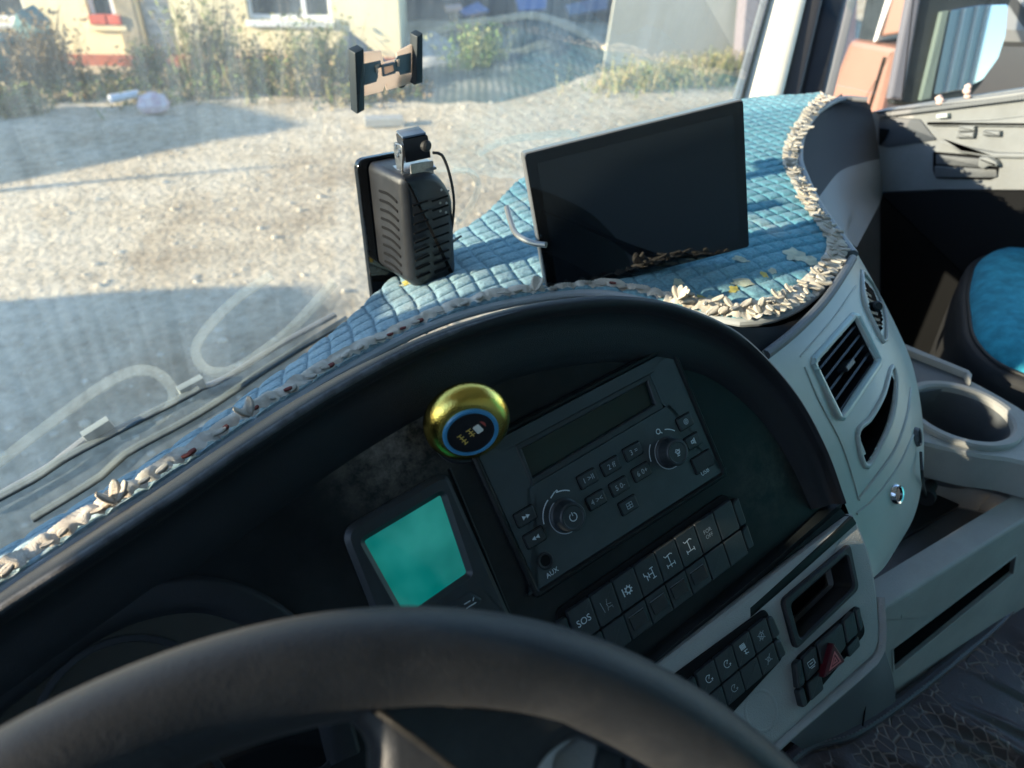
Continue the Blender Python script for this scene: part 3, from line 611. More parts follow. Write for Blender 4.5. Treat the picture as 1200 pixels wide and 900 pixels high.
def dust_patch(m, pts):
    nt = m.node_tree; b = nt.nodes['Principled BSDF']; L = nt.links.new; src = b.inputs['Base Color'].links[0].from_socket; tc = N(nt, 'ShaderNodeTexCoord')
    n = N(nt, 'ShaderNodeTexNoise', i_Scale=55.0, i_Detail=10.0, i_Roughness=.8); L(tc.outputs['Object'], n.inputs['Vector'])
    for (x, y), rad, amt in pts:
        d = N(nt, 'ShaderNodeVectorMath', operation='DISTANCE'); L(tc.outputs['Object'], d.inputs[0]); d.inputs[1].default_value = tuple(D.w(*D.px(x, y, FC_), FC_)-np.array(DB.location))if False else tuple(D.w(*D.px(x, y, FC_), FC_))
        r = N(nt, 'ShaderNodeMapRange'); r.inputs[1].default_value = rad; r.inputs[2].default_value = 0; r.inputs[3].default_value = 0; r.inputs[4].default_value = 1; L(d.outputs['Value'], r.inputs[0])
        c = N(nt, 'ShaderNodeMath', operation='MULTIPLY'); L(r.outputs[0], c.inputs[0]); L(ramp(nt, n.outputs[0], [(.40, (0, 0, 0)), (.72, (amt,)*3)]), c.inputs[1])
        mx = N(nt, 'ShaderNodeMix', data_type='RGBA'); L(c.outputs[0], mx.inputs[0]); L(src, mx.inputs[6]); mx.inputs[7].default_value = (.26, .23, .19, 1); src = mx.outputs[2]
    L(src, b.inputs['Base Color'])
dust_patch(black_face, [((455, 525), .055, .9), ((478, 470), .03, .5), ((900, 560), .06, .25)])
face = [tuple(p) for p in inn if p[1] > low[0][1]-.002]+low
prism(D, face, -.04, FC_, 0).build('instrument_face', black_face, DB, smooth=False)
# dark moulding below the face
mp_ = [D.px(x, y, 0) for x, y in [(992, 592), (880, 690), (770, 782), (560, 965), (300, 1200)]]; mp_ = resample([(*q, 0) for q in mp_], 50)[:, :2]
loft([[D.w(u, v, c) for u, v in off(mp_, d)] for d, c in [(-.030, -.008), (-.024, -.002), (-.018, .002), (-.012, .001), (-.010, -.006), (-.004, -.008), (.003, -.002), (.006, .001), (.009, -.004), (.012, -.02)]]).build('lower_moulding', black_face, DB, angle=50)
# gauge hood behind the steering wheel
ga = resample([(*D.px(x, y, .02), 0) for x, y in [(-260, 1010), (-120, 885), (0, 792), (90, 727), (180, 694), (262, 692), (340, 728), (400, 800), (430, 900)]], 70)[:, :2]
loft([[D.w(u, v, c) for u, v in off(ga, d)] for d, c in [(-.004, -.009), (-.002, -.0066), (-.0008, -.0035), (.001, -.0028), (.010, -.0030), (.0165, -.0038), (.0180, -.0060), (.020, -.0068), (.022, -.009)]]).build('gauge_hood', black_soft, DB, angle=60)
prism(D, [tuple(q) for q in off(ga, .019)], -.009, -.0064, 0).build('gauge_glass', black_gloss, DB, smooth=False)
for gx, gy in ((150, 830), (330, 830)):
    u, v = D.px(gx, gy, -.02); g = rim(D, circ(.045, 32, x=u, y=v)[:-1], circ(.041, 32, x=u, y=v)[:-1], -.0062, -.0052, .0004).build('gauge_ring', black_soft, DB)
# upright seam
a_, b_ = D.px(528, 556, FC_), D.px(594, 716, FC_); dv = np.array(b_)-a_; dv /= np.linalg.norm(dv); nn = np.array([dv[1], -dv[0]])*.0009
a_ = np.array(a_)-dv*.004; b_ = np.array(b_)+dv*.06
prism(D, [tuple(a_-nn), tuple(a_+nn), tuple(b_+nn), tuple(b_-nn)], FC_-.001, FC_+.0004, 0).build('panel_seam', black_deep, DB, smooth=False)
prism(D, [tuple(a_-nn*2.2), tuple(a_-nn*1.1), tuple(b_-nn*1.1), tuple(b_-nn*2.2)], FC_-.001, FC_+.0009, .0002).build('panel_edge', black_key, DB, smooth=False)
# round socket with gold knob
def quad(Fm, pxs, c): return [Fm.px(x, y, c) for x, y in pxs]
# information display
ob = rnd(quad(D, [(396, 622), (524, 549), (600, 722), (478, 800)], FC_+.004), [.010, .008, .004, .004]); 
ib = rnd(quad(D, [(433, 633), (515, 584), (541, 671), (478, 712)], FC_), .0015)
sb = quad(D, [(427, 634), (517, 580), (548, 672), (476, 722)], FC_+.003)
r1 = rim(D, rnd(quad(D, [(399, 622), (523, 551), (600, 724), (470, 800)], FC_+.004), [.011, .009, .003, .003], 6), rnd(sb, .002, 6), FC_-.002, FC_+.0052, .0034, FC_-.004)
disp = r1.build('display_bezel', black_key, DB)
screen_m, nt_, b_s = mk('green_screen'); b_s.inputs['Roughness'].default_value = .07; b_s.inputs['Specular IOR Level'].default_value = .8
tc_ = N(nt_, 'ShaderNodeTexCoord'); nz = N(nt_, 'ShaderNodeTexNoise', i_Scale=35.0, i_Detail=2.0); nt_.links.new(tc_.outputs['Object'], nz.inputs['Vector'])
o_ = ramp(nt_, nz.outputs[0], [(.3, (.0, .20, .17)), (.7, (.02, .30, .25))]); nt_.links.new(o_, b_s.inputs['Base Color']); nt_.links.new(o_, b_s.inputs['Emission Color']); b_s.inputs['Emission Strength'].default_value = .16
prism(D, [(u, v) for u, v in inset(sb, -.0005)], FC_-.002, FC_+.0009, 0).build('screen', screen_m, disp, smooth=False)
kb = rnd(quad(D, [(520, 712), (548, 692), (566, 702), (548, 722)], FC_+.004), .004, 5)
k_ = prism(D, kb, FC_, FC_+.0065, .0015).build('display_button', black_key, disp)
uu, vv = D.px(551, 707, FC_+.0067); strokes(D, uu, vv, .004, [[(-1, -.4), (1, -.4)], [(-1, .4), (.2, .4)], [(.6, .1), (1, .6)]], .0006, FC_+.0068, parent=disp)

# --- rocker switches
def banks(Fm, tl, tr, bl, n, c, specs_top, specs_bot, split=.54, gap=.0006, cap=(1, 1), name='rocker_switch', parent=DB):
    A = np.array(Fm.px(*tl, c)); B = np.array(Fm.px(*tr, c)); C_ = np.array(Fm.px(*bl, c)); ex = (B-A)/n; ey = (C_-A)
    for j, (specs, v0, v1) in enumerate(((specs_top, 0, split), (specs_bot, split, 1))):
        for k in range(n):
            if specs[k] is None: continue
            q = [A+ex*(k+a)+ey*b for a, b in ((.02, v0+.012), (.98, v0+.012), (.98, v1-.012), (.02, v1-.012))]
            mb = MB(); F2 = Fm; pts = rnd([tuple(x) for x in q], .0012, 3)
            prism(F2, pts, c-.004, c+.0035, .0009, mb)
            o = mb.build(name, black_key, parent)
            cx, cy = A+ex*(k+.5)+ey*((v0+v1)/2); s = specs[k]
            if callable(s): s(Fm, cx, cy, c+.0037, o, ex, ey)
    return A, ex, ey
ROT = 0
def sym(lines, s=.0052, wd=.0006, mat=None):
    def f(Fm, x, y, c, o, ex, ey):
        r = atan2(ex[1], ex[0]); strokes(Fm, x, y, s, lines, wd, c, parent=o, mat=mat, rot=r)
    return f
def txt(L, h, mat=None):
    def f(Fm, x, y, c, o, ex, ey):
        r = atan2(ex[1], ex[0]); m = len(L)
        for i, s in enumerate(L):
            dy = ((m-1)/2-i)*h*1.0; text(Fm, s, x-sin(r)*dy, y+cos(r)*dy, h, c, mat or ink, o, 'symbol', rot=r)
    return f
def blank(*a): pass
def win(Fm, x, y, c, o, ex, ey):
    w_ = .0075; r = atan2(ex[1], ex[0]); cr, sr = cos(r), sin(r)
    q = [(x+a*cr-b*sr, y+a*sr+b*cr) for a, b in ((-w_, .0055), (w_, .0055), (w_, -.005), (-w_, -.005))]
    prism(Fm, rnd(q, .001, 3), c-.0006, c+.0006, .0004).build('indicator_window', black_gloss, o)
    q = [(x+a*cr-b*sr, y+a*sr+b*cr) for a, b in ((-w_*.95, .0064), (w_*.95, .0064), (w_*.95, .0059), (-w_*.95, .0059))]
    prism(Fm, q, c, c+.0007, 0).build('window_edge', seal_gray, o, smooth=False)
lane = [[(-.9, .9), (-.7, -.9)], [(.0, .2), (.15, -.3), (-.1, -.9)], [(.35, .9), (.1, .1), (.9, -.1)], [(.2, -.5), (.9, -.5), (.9, -.9)]]
gear = [circ(.55, 16)]+[[(.6*cos(a), .6*sin(a)), (.95*cos(a), .95*sin(a))] for a in np.linspace(0, 2*pi, 9)[:-1]]+[[(-1.25, .8), (-1.25, -.8)]]
ax1 = [[(-1, .8), (-1, .1)], [(-1, .4), (-.3, -.2)], [(-.6, .0), (-.6, -.8)], [(-.1, .5), (-.1, -.5)], [(-.1, 0), (.8, 0)], [(.4, .9), (1.2, .9)], [(.8, .9), (.8, -.9)], [(.4, -.9), (1.2, -.9)]]
ax2 = [[(-.7, 1), (-.5, .7), (.5, .9), (.8, .7)], [(0, .9), (0, -.3)], [(-.7, -.3), (-.7, -.9)], [(0, -.4), (0, -1)], [(.7, -.3), (.7, -.9)], [(-.7, -.6), (.7, -.6)]]
ax3 = [[(-.7, 1.1), (-.5, .8), (.5, 1), (.8, .8)], [(0, 1), (0, -.6)], [(-.7, -.6), (.7, -.6)], [(-.7, -.3), (-.7, -.9)], [(.7, -.3), (.7, -.9)]]
cruise = [circ(.75, 14, .6, 5.2), [(0, 0), (.6, .7)], [(.9, -.2), (.6, -.8)], [(.5, -.3), (1.0, -.5)]]
car = [[(-.6, 1), (.5, 1), (.5, .2), (-.6, .2), (-.6, 1)], [(-.6, .8), (.5, .8)], [(-.6, .6), (.5, .6)], [(-.6, .4), (.5, .4)], [(-.3, -.2), (.6, -.2)], [(-.3, -.6), (.6, -.8)], [(.0, -.2), (.0, -.9)]]
fan = [circ(.6, 12), [(-.9, -.6), (.9, .6)], [(-.2, -.9), (.2, .9)], [(-.9, .4), (.7, -.6)]]
defog = [circ(.45, 10), [(-.9, -.9), (.9, .9)], [(-.9, .5), (-.3, .2)], [(.3, -.2), (.9, -.5)]]
banner = [[(-.9, -.4), (-.9, .6), (.7, .6), (.7, -.4), (-.9, -.4)], [(.9, .6), (.9, -.4)], [(-.5, .1), (.4, .1)], [(-.6, -.7), (.5, -.7)]]
cb = FC_
# recessed tray for the bank, then keys
bk = rnd(quad(D, [(648, 716), (850, 576), (880, 642), (676, 795)], cb), [.008, .009, .006, .004], 5)
prism(D, bk, cb-.006, cb+.0016, .001).build('switch_surround', black_deep, DB)
A_, ex_, ey_ = banks(D, (661, 716), (853, 584), (687, 789), 8, cb+.002,
    [txt(['SOS'], .0074), sym(lane, .0048, .0004, ink_dim), sym(gear, .0040, .0010), sym(ax1, .0045, .0007), sym(ax2, .0055, .0007), sym(ax3, .0055, .0007), txt(['FOR', 'OFF'], .0045, ink_dim), blank],
    [blank, blank, win, win, win, win, blank, blank])
for k, (u0, u1) in enumerate(((-.42, -.03), (8.03, 8.42))):
    for v0, v1 in ((.06, .53), (.55, .95)):
        q = [tuple(A_+ex_*a+ey_*b) for a, b in ((u0, v0+(.04 if k else 0)), (u1, v0), (u1, v1), (u0, v1))]
        prism(D, rnd(q, .0025, 3), cb-.002, cb+.0045, .0015).build('end_cap', black_key, DB)

# --- grey lower panel
E = Frame(D.w(*D.px(880, 690)), D.a, D.b*cos(.16)+D.n*sin(.16)*-1)
lp = E.pxs([(1001, 600), (1020, 640), (1030, 690), (1034, 745), (1030, 765), (912, 872), (820, 960), (620, 1130), (500, 1020), (760, 786)])
lp = rnd(lp, [.004, .02, .01, .02, .012, .005, .01, .01, .01, .001], 6)
LPO = prism(E, lp, -.03, -.001, .004).build('lower_panel', gray_pl, DB)
def carve(o, mbc, mt=None):
    c = mbc.build('cutter', black_deep, smooth=False); m = o.modifiers.new('cut', 'BOOLEAN'); m.operation = 'DIFFERENCE'; m.solver = 'EXACT'; m.object = c
    pl = o.parent; o.parent = None; lc = o.location.copy(); o.location = (0, 0, 0); bpy.context.view_layer.update()
    me = bpy.data.meshes.new_from_object(o.evaluated_get(bpy.context.evaluated_depsgraph_get())); o.modifiers.clear(); me.name = o.name; o.data = me; o.parent = pl; o.location = lc; bpy.data.objects.remove(c)
    me.materials.clear(); me.materials.append(mt or gray_pl); me.polygons.foreach_set('use_smooth', [False]*len(me.polygons))
carve(LPO, prism(E, E.pxs([(919, 705), (991, 645), (1001, 687), (933, 755)]), -.05, .01, 0))
# edge band that turns under the panel
lo = resample([(*E.px(x, y, 0), 0) for x, y in [(1034, 700), (1036, 745), (1031, 768), (1010, 790), (912, 875), (820, 962), (700, 1065)]], 60)[:, :2]
loft([[E.w(u, v, c) for u, v in off(lo, d)] for d, c in [(-.005, -.0025), (-.002, .001), (.001, .0), (.004, -.006), (.006, -.02), (.002, -.045)]]).build('panel_lip', gray_pl, DB, angle=60)
# side below, going back
g = [[P(925, 868, .63), P(975, 822, .66), P(1022, 778, .69), P(1036, 760, .72)], [P(932, 872, .66), P(978, 838, .69), P(1022, 812, .715), P(1046, 792, .75)], [P(940, 878, .70), P(980, 862, .73), P(1020, 842, .76), P(1050, 822, .79)]]
thick(smooth_grid(g, 20, 16), .01).build('lower_side', gray_dark, DB)
tube([P(1018, 781, .688), P(1016, 812, .712), P(1011, 850, .75)], .0009, 6).build('side_seam', black_deep, DB)
# storage pocket
po = rnd(E.pxs([(914, 703), (994, 636), (1005, 690), (930, 762)]), .006, 5); pi_ = rnd(E.pxs([(924, 708), (990, 650), (998, 687), (935, 749)]), .004, 5)
pk = rim(E, po, pi_, -.002, .0035, .0015, -.02).build('storage_pocket', black_soft, DB)
prism(E, pi_, -.034, -.0295, 0).build('pocket_back', black_deep, pk, smooth=False)
# bank two
bk = rnd(E.pxs([(786, 793), (897, 712), (918, 770), (852, 842), (810, 862)]), .006, 5); prism(E, bk, -.004, .0012, .001).build('switch_surround', black_deep, DB)
A2, ex2, ey2 = banks(E, (812, 788), (894, 722), (829, 846), 4, .0015, [sym(cruise, .0036, .0005), sym(cruise, .0036, .0005), sym(car, .0045, .0006), sym(fan, .0042, .0005, ink_dim)],
      [blank, sym(cruise, .0034, .0005, ink_dim), blank, sym(defog, .0036, .0005, ink_dim)])
for v0, v1 in ((.04, .53), (.55, .96)):
    q = [tuple(A2+ex2*a+ey2*b) for a, b in ((4.04, v0), (4.42, v0+.06), (4.5, v1), (4.04, v1))]; prism(E, rnd(q, .003, 4), -.002, .0045, .0015).build('end_cap', black_key, DB)
    q = [tuple(A2+ex2*a+ey2*b) for a, b in ((-.6, v0), (-.04, v0), (-.04, v1), (-.6, v1))]; prism(E, rnd(q, .002, 4), -.002, .0045, .0015).build('end_cap', black_key, DB)
# bank three with the hazard switch
bk = rnd(E.pxs([(931, 772), (1005, 708), (1014, 742), (940, 832)]), .006, 5); prism(E, bk, -.004, .0012, .001).build('switch_surround', black_deep, DB)
def tile(pts, s=None, mat=black_key, c1=.005, nm='rocker_switch', r=.002):
    q = E.pxs(pts, c1); o = prism(E, rnd(q, r, 3), -.002, c1, .001).build(nm, mat, DB)
    if s: m_ = np.mean(q, axis=0); ex = np.array(E.px(949, 757))-np.array(E.px(928, 774)); s(E, m_[0], m_[1], c1+.0002, o, ex, None)
    return o
tile([(933, 778), (939, 772), (944, 800), (941, 804), (936, 808)], nm='end_cap'); tile([(936, 810), (942, 805), (947, 826), (941, 830)], nm='end_cap')
tile([(941, 771), (956, 757), (961, 784), (946, 799)], sym(banner, .0042, .0005)); tile([(947, 801), (962, 787), (966, 808), (951, 822)])
tile([(958, 755), (987, 730), (992, 757), (967, 793)]); tile([(989, 728), (1001, 716), (1006, 742), (993, 755)]); tile([(993, 759), (1006, 745), (1009, 757), (996, 771)])
tile([(1003, 715), (1008, 711), (1012, 735), (1008, 741)], nm='end_cap')
hz = tile([(977, 753), (991, 775), (966, 795)], mat=red_pl, c1=.011, nm='hazard_switch', r=.0015); 
tr_ = [E.px(*p, .0113) for p in ((978, 763), (986, 775), (972, 786))]; mt = np.mean(tr_, axis=0)
tri = lambda s: [tuple((np.array(p)-mt)*s+mt) for p in tr_]
rim(E, tri(1.0), tri(.72), .0108, .0116, .0001).build('warning_triangle', M('hazard_outline', (.45, .12, .12), .4), hz, smooth=False)
rim(E, tri(.45), tri(.2), .0108, .0116, .0001).build('warning_triangle', bpy.data.materials['hazard_outline'], hz, smooth=False)
# embossed disc
u, v = E.px(893, 833); 
rim(E, circ(.0165, 40, x=u, y=v)[:-1], circ(.0135, 40, x=u, y=v)[:-1], -.002, -.00085, .0001).build('embossed_ring', gray_pl, DB, angle=70)

# --- centre pod with vents
pg = [[(893, 412, .665), (930, 385, .70), (965, 350, .745), (990, 314, .80), (1001, 299, .86), (1004, 296, .93)],
      [(915, 440, .67), (955, 410, .705), (990, 378, .75), (1014, 350, .80), (1024, 336, .86), (1025, 333, .93)],
      [(945, 487, .68), (985, 455, .715), (1020, 420, .755), (1042, 395, .80), (1050, 385, .86), (1051, 384, .93)],
      [(968, 535, .685), (1008, 505, .715), (1040, 470, .75), (1062, 440, .80), (1069, 431, .86), (1070, 430, .93)],
      [(988, 585, .69), (1025, 560, .715), (1055, 530, .745), (1074, 500, .785), (1080, 491, .85), (1081, 490, .92)],
      [(1000, 615, .695), (1030, 600, .715), (1055, 580, .74), (1074, 560, .775), (1081, 552, .83), (1082, 551, .9)],
      [(1012, 645, .70), (1030, 640, .715), (1048, 628, .735), (1064, 612, .765), (1071, 604, .81), (1072, 603, .88)],
      [(1022, 678, .70), (1028, 673, .712), (1036, 665, .725), (1043, 655, .745), (1047, 648, .78), (1048, 647, .85)]]
G = smooth_grid([[P(*q) for q in r] for r in pg], 90, 110)
pm = MB(); thick(G, .003, pm); tmp = pm.build('tmp', gray_pod); bp_ = bvh_of(tmp); bpy.data.objects.remove(tmp)
def surf(pts, lift=0): return [hit(bp_, *p, lift=lift)[0] for p in pts]
def planar(pts):
    q = np.array(surf(pts)); O = q.mean(0); u_, s_, vt = np.linalg.svd(q-O); n = vt[2]
    if n@FW > 0: n = -n
    a = q[1]-q[0]; a -= (a@n)*n; a /= np.linalg.norm(a); b = np.cross(n, a); return Frame(O, a, b)
v1 = [(955, 426), (1002, 371), (1028, 424), (985, 488)]; v2 = [(1010, 321), (1024, 337), (1036, 372), (1034, 400), (1021, 375), (1012, 355)]
sl_ = [(1005, 508), (1020, 490), (1035, 463), (1045, 430), (1050, 446), (1048, 478), (1037, 512), (1015, 547)]
FV1, FVS = planar(v1), planar([sl_[0], sl_[3], sl_[5], sl_[7]])
def inside(x, y, poly):
    c = False
    for i in range(len(poly)):
        x1, y1 = poly[i-1]; x2, y2 = poly[i]
        if (y1 > y) != (y2 > y) and x < (x2-x1)*(y-y1)/(y2-y1)+x1: c = not c
    return c
def project(q): z = q@FW; return 600+FPX*(q@RT)/z, 450-FPX*(q@UP)/z
def shrink(poly, k): m_ = np.mean(poly, axis=0); return [tuple(m_+(np.array(p)-m_)*k) for p in poly]
cuts = [shrink(v1, .97), shrink(sl_, .93), shrink([(1012, 326), (1024, 340), (1035, 372), (1033, 396), (1022, 375)], .95)]
keep = MB(); nv_, nu_ = G.shape[:2]; F4 = []
for k in range(nv_-1):
    for i in range(nu_-1):
        c_ = G[k:k+2, i:i+2].reshape(-1, 3).mean(0); x, y = project(c_)
        if any(inside(x, y, c) for c in cuts) and i < 80: continue
        F4.append((k*nu_+i, k*nu_+i+1, (k+1)*nu_+i+1, (k+1)*nu_+i))
keep.add(list(G.reshape(-1, 3)), F4).build('centre_pod', gray_pod, DB, angle=180)
Gb = G+np.array([.3, .8, -.2])*.035; loft([list(r[:74]) for r in Gb[4:104:3]]).build('pod_inner', black_deep, DB, angle=180)
def vent(Fm, outline, n, nm='air_vent', fr=.0045):
    q = [Fm.px(*p, .001) for p in outline]; q = rnd(q, .005, 5)
    o = rim(Fm, inset(q, -fr), q, -.004, .0022, .0018, -.014).build(nm, gray_pod, DB, angle=60)
    rim(Fm, q, inset(q, .0012), -.02, -.001, .0004).build('vent_liner', black_soft, o)
    A, B, C_, Dd = [np.array(Fm.px(*p, -.004)) for p in outline[:4]]
    for k in range(n):
        t = (k+.6)/n; l = A+(Dd-A)*t; r = B+(C_-B)*t; d = (r-l); L = np.linalg.norm(d); d /= L; l = l+d*.002; r = r-d*.002; up = np.array([-d[1], d[0]])
        V = []; 
        for s in (l, r):
            for (a, c) in ((.0012, -.003), (-.0008, -.002), (-.0045, -.013), (-.0030, -.0135)): V.append(Fm.w(*(s+up*a), c))
        MB().add(V, [(0, 1, 5, 4), (1, 2, 6, 5), (2, 3, 7, 6), (3, 0, 4, 7)]).build('vent_slat', black_key, o, smooth=False)
    return o
vo = vent(FV1, v1, 5)
m_ = FV1.px(994, 428, 0); prism(FV1, rnd([(m_[0]-.010, m_[1]-.003), (m_[0]+.010, m_[1]-.003), (m_[0]+.010, m_[1]+.003), (m_[0]-.010, m_[1]+.003)], .001, 2), -.008, .003, .001).build('vent_tab', black_key, vo)
v1b = [tuple(p) for p in rnd([(952, 424), (1003, 367), (1031, 424), (985, 492)], 7, 5)]
tube(surf(resample([(*p, 0) for p in v1b], 70, closed=True)[:, :2], -.0008), .0042, 10, closed=True).build('vent_surround', M('vent_surround_light', (.40, .52, .50), .3), vo)
# second vent, round the corner: built on the surface itself
q2 = np.array(surf(resample([(x, y, 0) for x, y in [(1009, 318), (1024, 338), (1037, 372), (1036, 402), (1022, 378), (1011, 352), (1009, 318)]], 40)[:, :2], .001))
v2o = tube(q2[:-1], .0028, 8, closed=True, flat=.6).build('air_vent', gray_pod, DB)
for k in range(6):
    t = .12+k*.13
    p0_ = (1010+t*14, 322+t*70); p1_ = (1012+t*26, 322+t*78)
    s_ = surf([(1011+t*10, 330+t*62), (1017+t*18, 336+t*56)], -.006)
    box((s_[0]+s_[1])/2, (np.linalg.norm(s_[1]-s_[0])*1.3+.008, .003, .010), [(s_[1]-s_[0])/np.linalg.norm(s_[1]-s_[0]), UP, np.cross((s_[1]-s_[0])/np.linalg.norm(s_[1]-s_[0]), UP)]).build('vent_slat', black_key, v2o, smooth=False)
s_ = surf([(1025, 360)], .003)[0]; bmk = revolve(s_, -FW, [(.0, -.01), (.006, -.01), (.006, .002), (.004, .004), (0, .004)], 16).build('vent_tab', black_key, v2o)
# slot and its bevel
so_ = rnd([FVS.px(*p, .001) for p in sl_], .003, 4)
tube(surf(resample([(*p, 0) for p in sl_], 60, closed=True)[:, :2], -.0006), .0032, 10, closed=True).build('slot_surround', gray_pod, DB)
rim(FVS, so_, inset(so_, .0012), -.02, -.001, .0004).build('slot_liner', black_deep, DB)
# raised moulding lines on the pod
for pts, r_ in (([(943, 430), (960, 470), (985, 518), (1000, 562), (1006, 585)], .0014), ([(1006, 585), (1022, 565), (1048, 528), (1062, 490), (1067, 455)], .0020), ([(1004, 602), (1024, 585), (1052, 548), (1070, 510)], .0016), ([(938, 418), (975, 375), (1003, 335)], .0012)):
    tube(surf(resample([(x, y, 0) for x, y in pts], 24)[:, :2], -.0003), r_, 8).build('moulding_line', gray_pod, DB)
# worn top edge and lighter socket
tube(surf(resample([(x, y, 0) for x, y in [(897, 416), (932, 388), (966, 353), (990, 318), (999, 303)]], 24)[:, :2], .0), .005, 10).build('worn_and_highlight_edge', gray_dark, DB)
h_ = hit(bp_, 1050, 579); pr_ = [(.0, .001), (.0075, .001), (.0075, .0035), (.0095, .004), (.0105, .002), (.0115, -.002)]
ls = revolve(h_[0], h_[1], pr_[1:], 28, sx=1).build('socket_ring', chrome, DB); revolve(h_[0], h_[1], [(0, .0), (.0078, .0), (.0078, .0022), (0, .0022)], 24).build('socket_cap', black_gloss, ls)
h_ = hit(bp_, 1074, 512) or h_; revolve(h_[0], h_[1], pr_[1:], 24).build('socket_ring', gray_dark, DB)
# black hollow under the mat edge, between hood and pod
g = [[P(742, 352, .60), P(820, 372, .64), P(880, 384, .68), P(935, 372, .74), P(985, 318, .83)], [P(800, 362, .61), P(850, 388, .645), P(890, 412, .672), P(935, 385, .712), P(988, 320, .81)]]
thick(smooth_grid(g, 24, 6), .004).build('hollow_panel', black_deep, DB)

# --- passenger end of the dash
lf = [(986, 117), (960, 132), (943, 155), (938, 185), (946, 210), (960, 238)]
rt_ = [(1014, 117), (1020, 126), (1025, 145), (1028, 165), (1030, 178), (1031, 190)]
def dz(x, y, z): return Z(x, y, z)
def dX(x, y, X): r = ray(x, y); return r*(X/r[0])
rows = []
for (a, b) in zip(lf, rt_):
    L_, R_ = dz(*a, -.352), dX(*b, 1.60); rows.append([L_, L_*.6+R_*.4+np.array([.02, .03, 0]), L_*.3+R_*.7+np.array([.015, .02, 0]), R_])
GP = smooth_grid(rows, 24, 30); thick(GP, .006).build('passenger_panel', M('passenger_black', (.005, .006, .008), .8, bump=.3, bscale=900), DB)
lf2 = [(958, 233), (968, 252), (985, 275), (999, 296)]; rt2 = [(1031, 186), (1033, 205), (1033, 232), (1004, 290)]; rows = []
for (a, b), zz in zip(zip(lf2, rt2), (-.352, -.352, -.352, -.36)):
    L_, R_ = dz(*a, zz), dX(*b, 1.60 if b[0] > 1010 else 1.0); rows.append([L_, L_*.6+R_*.4+np.array([.02, .03, 0]), L_*.3+R_*.7+np.array([.015, .02, 0]), R_])
thick(smooth_grid(rows, 20, 20), .006).build('passenger_lower_panel', gray_dark, DB)
ed = [dz(*p, -.350) for p in [(1016, 117), (986, 116), (958, 131), (941, 155), (936, 185), (944, 211), (958, 240), (975, 265), (999, 298)]]
tube(resample(ed, 60), .007, 10, flat=.8).build('dash_edge', seal_gray, DB)
aabb(.70, 1.62, .80, .84, -1.38, -.402).build('glove_box_panel', black_deep, DB, smooth=False)
aabb(.20, .84, .30, .34, -1.38, -.62).build('knee_panel', black_deep, DB, smooth=False)

# ================================================================== RADIO
RC = FC_+.001
ro = D.pxs([(557, 528), (785, 409), (846, 554), (631, 692)], RC+.003)
RD = empty('car_radio', D.w(.10, -.06, RC), 'black car radio with dark green display, two round knobs and small keys', 'car radio')
rim(D, rnd([(p[0]*1, p[1]) for p in inset(ro, -.0045)], .004, 5), rnd(ro, .003, 5), FC_-.002, RC+.0045, .0015, RC).build('mounting_frame', black_face, RD)
lo_ = D.pxs([(603, 522), (761, 438), (778, 478), (623, 570)], RC+.003); li_ = D.pxs([(610, 526), (757, 447), (766, 474), (623, 560)], RC+.001)
def plate_with_hole(Fm, outer, hole, c0, c1): # faceplate as ring joined to the window cut
    n = 48
    def rs(p): p = p if area2(p) > 0 else p[::-1]; q = resample([(*x, 0) for x in rnd(p, .0015, 2)], n, closed=True)[:, :2]; return q
    O_, H_ = rs(outer), rs(hole); k = int(np.argmin(np.linalg.norm(H_-H_.mean(0)-((O_[0]-O_.mean(0))*.8), axis=1))); H_ = np.roll(H_, -k, 0)
    rings = [(O_, c0), (O_, c1), (H_, c1), (H_, c0)]; V = [Fm.w(u, v, c) for r, c in rings for u, v in r]; Fc = []
    for a in range(3):
        for i in range(n): j = (i+1) % n; Fc.append((a*n+i, a*n+j, (a+1)*n+j, (a+1)*n+i))
    return MB().add(V, Fc)
plate_with_hole(D, inset(ro, .0006), lo_, RC-.002, RC+.003).build('faceplate', radio_m, RD, smooth=False)
dsp = rim(D, lo_, li_, RC-.002, RC+.0034, .0008, RC-.001); dd_ = dsp.build('display_frame', black_key, RD, angle=30)
prism(D, inset(li_, -.001), RC-.002, RC-.0005, 0).build('display', lcd_m, dd_, smooth=False)
RR = atan2(D.px(785, 409)[1]-D.px(557, 528)[1], D.px(785, 409)[0]-D.px(557, 528)[0])
def rkey(x, y, w_, h_, s=None, nm='radio_key', mat=black_key, lift=.0018):
    u, v = D.px(x, y, RC+.004); cr, sr = cos(RR), sin(RR)
    q = [(u+a*cr-b*sr, v+a*sr+b*cr) for a, b in ((-w_/2, -h_/2), (w_/2, -h_/2), (w_/2, h_/2), (-w_/2, h_/2))]
    prism(D, rnd(inset(q, -.0006), .002, 3), RC+.001, RC+.0032, .0001).build('key_gap', black_deep, RD)
    o = prism(D, rnd(q, .0018, 3), RC+.001, RC+.003+lift, .0010).build(nm, mat, RD)
    if s: s(u, v, o)
    return o
tx = lambda t, h=.0058: (lambda u, v, o: text(D, t, u, v, h, RC+.0050, ink_dim, o, 'symbol', rot=RR))
def ln(lines, s=.0035, wd=.0005, mat=ink_dim): return lambda u, v, o: strokes(D, u, v, s, lines, wd, RC+.0050, parent=o, rot=RR, mat=mat)
def tri2(dr_): 
    def f(u, v, o):
        mb = MB()
        for k in (-1, 1):
            cx = u+k*.0016*cos(RR); cy = v+k*.0016*sin(RR); p = [(-.0015*dr_, -.0016), (-.0015*dr_, .0016), (.0016*dr_, 0)]
            mb.add([D.w(cx+a*cos(RR)-b*sin(RR), cy+a*sin(RR)+b*cos(RR), RC+.0050) for a, b in p], [(0, 1, 2)])
        mb.build('symbol', ink, o, smooth=False)
    return f
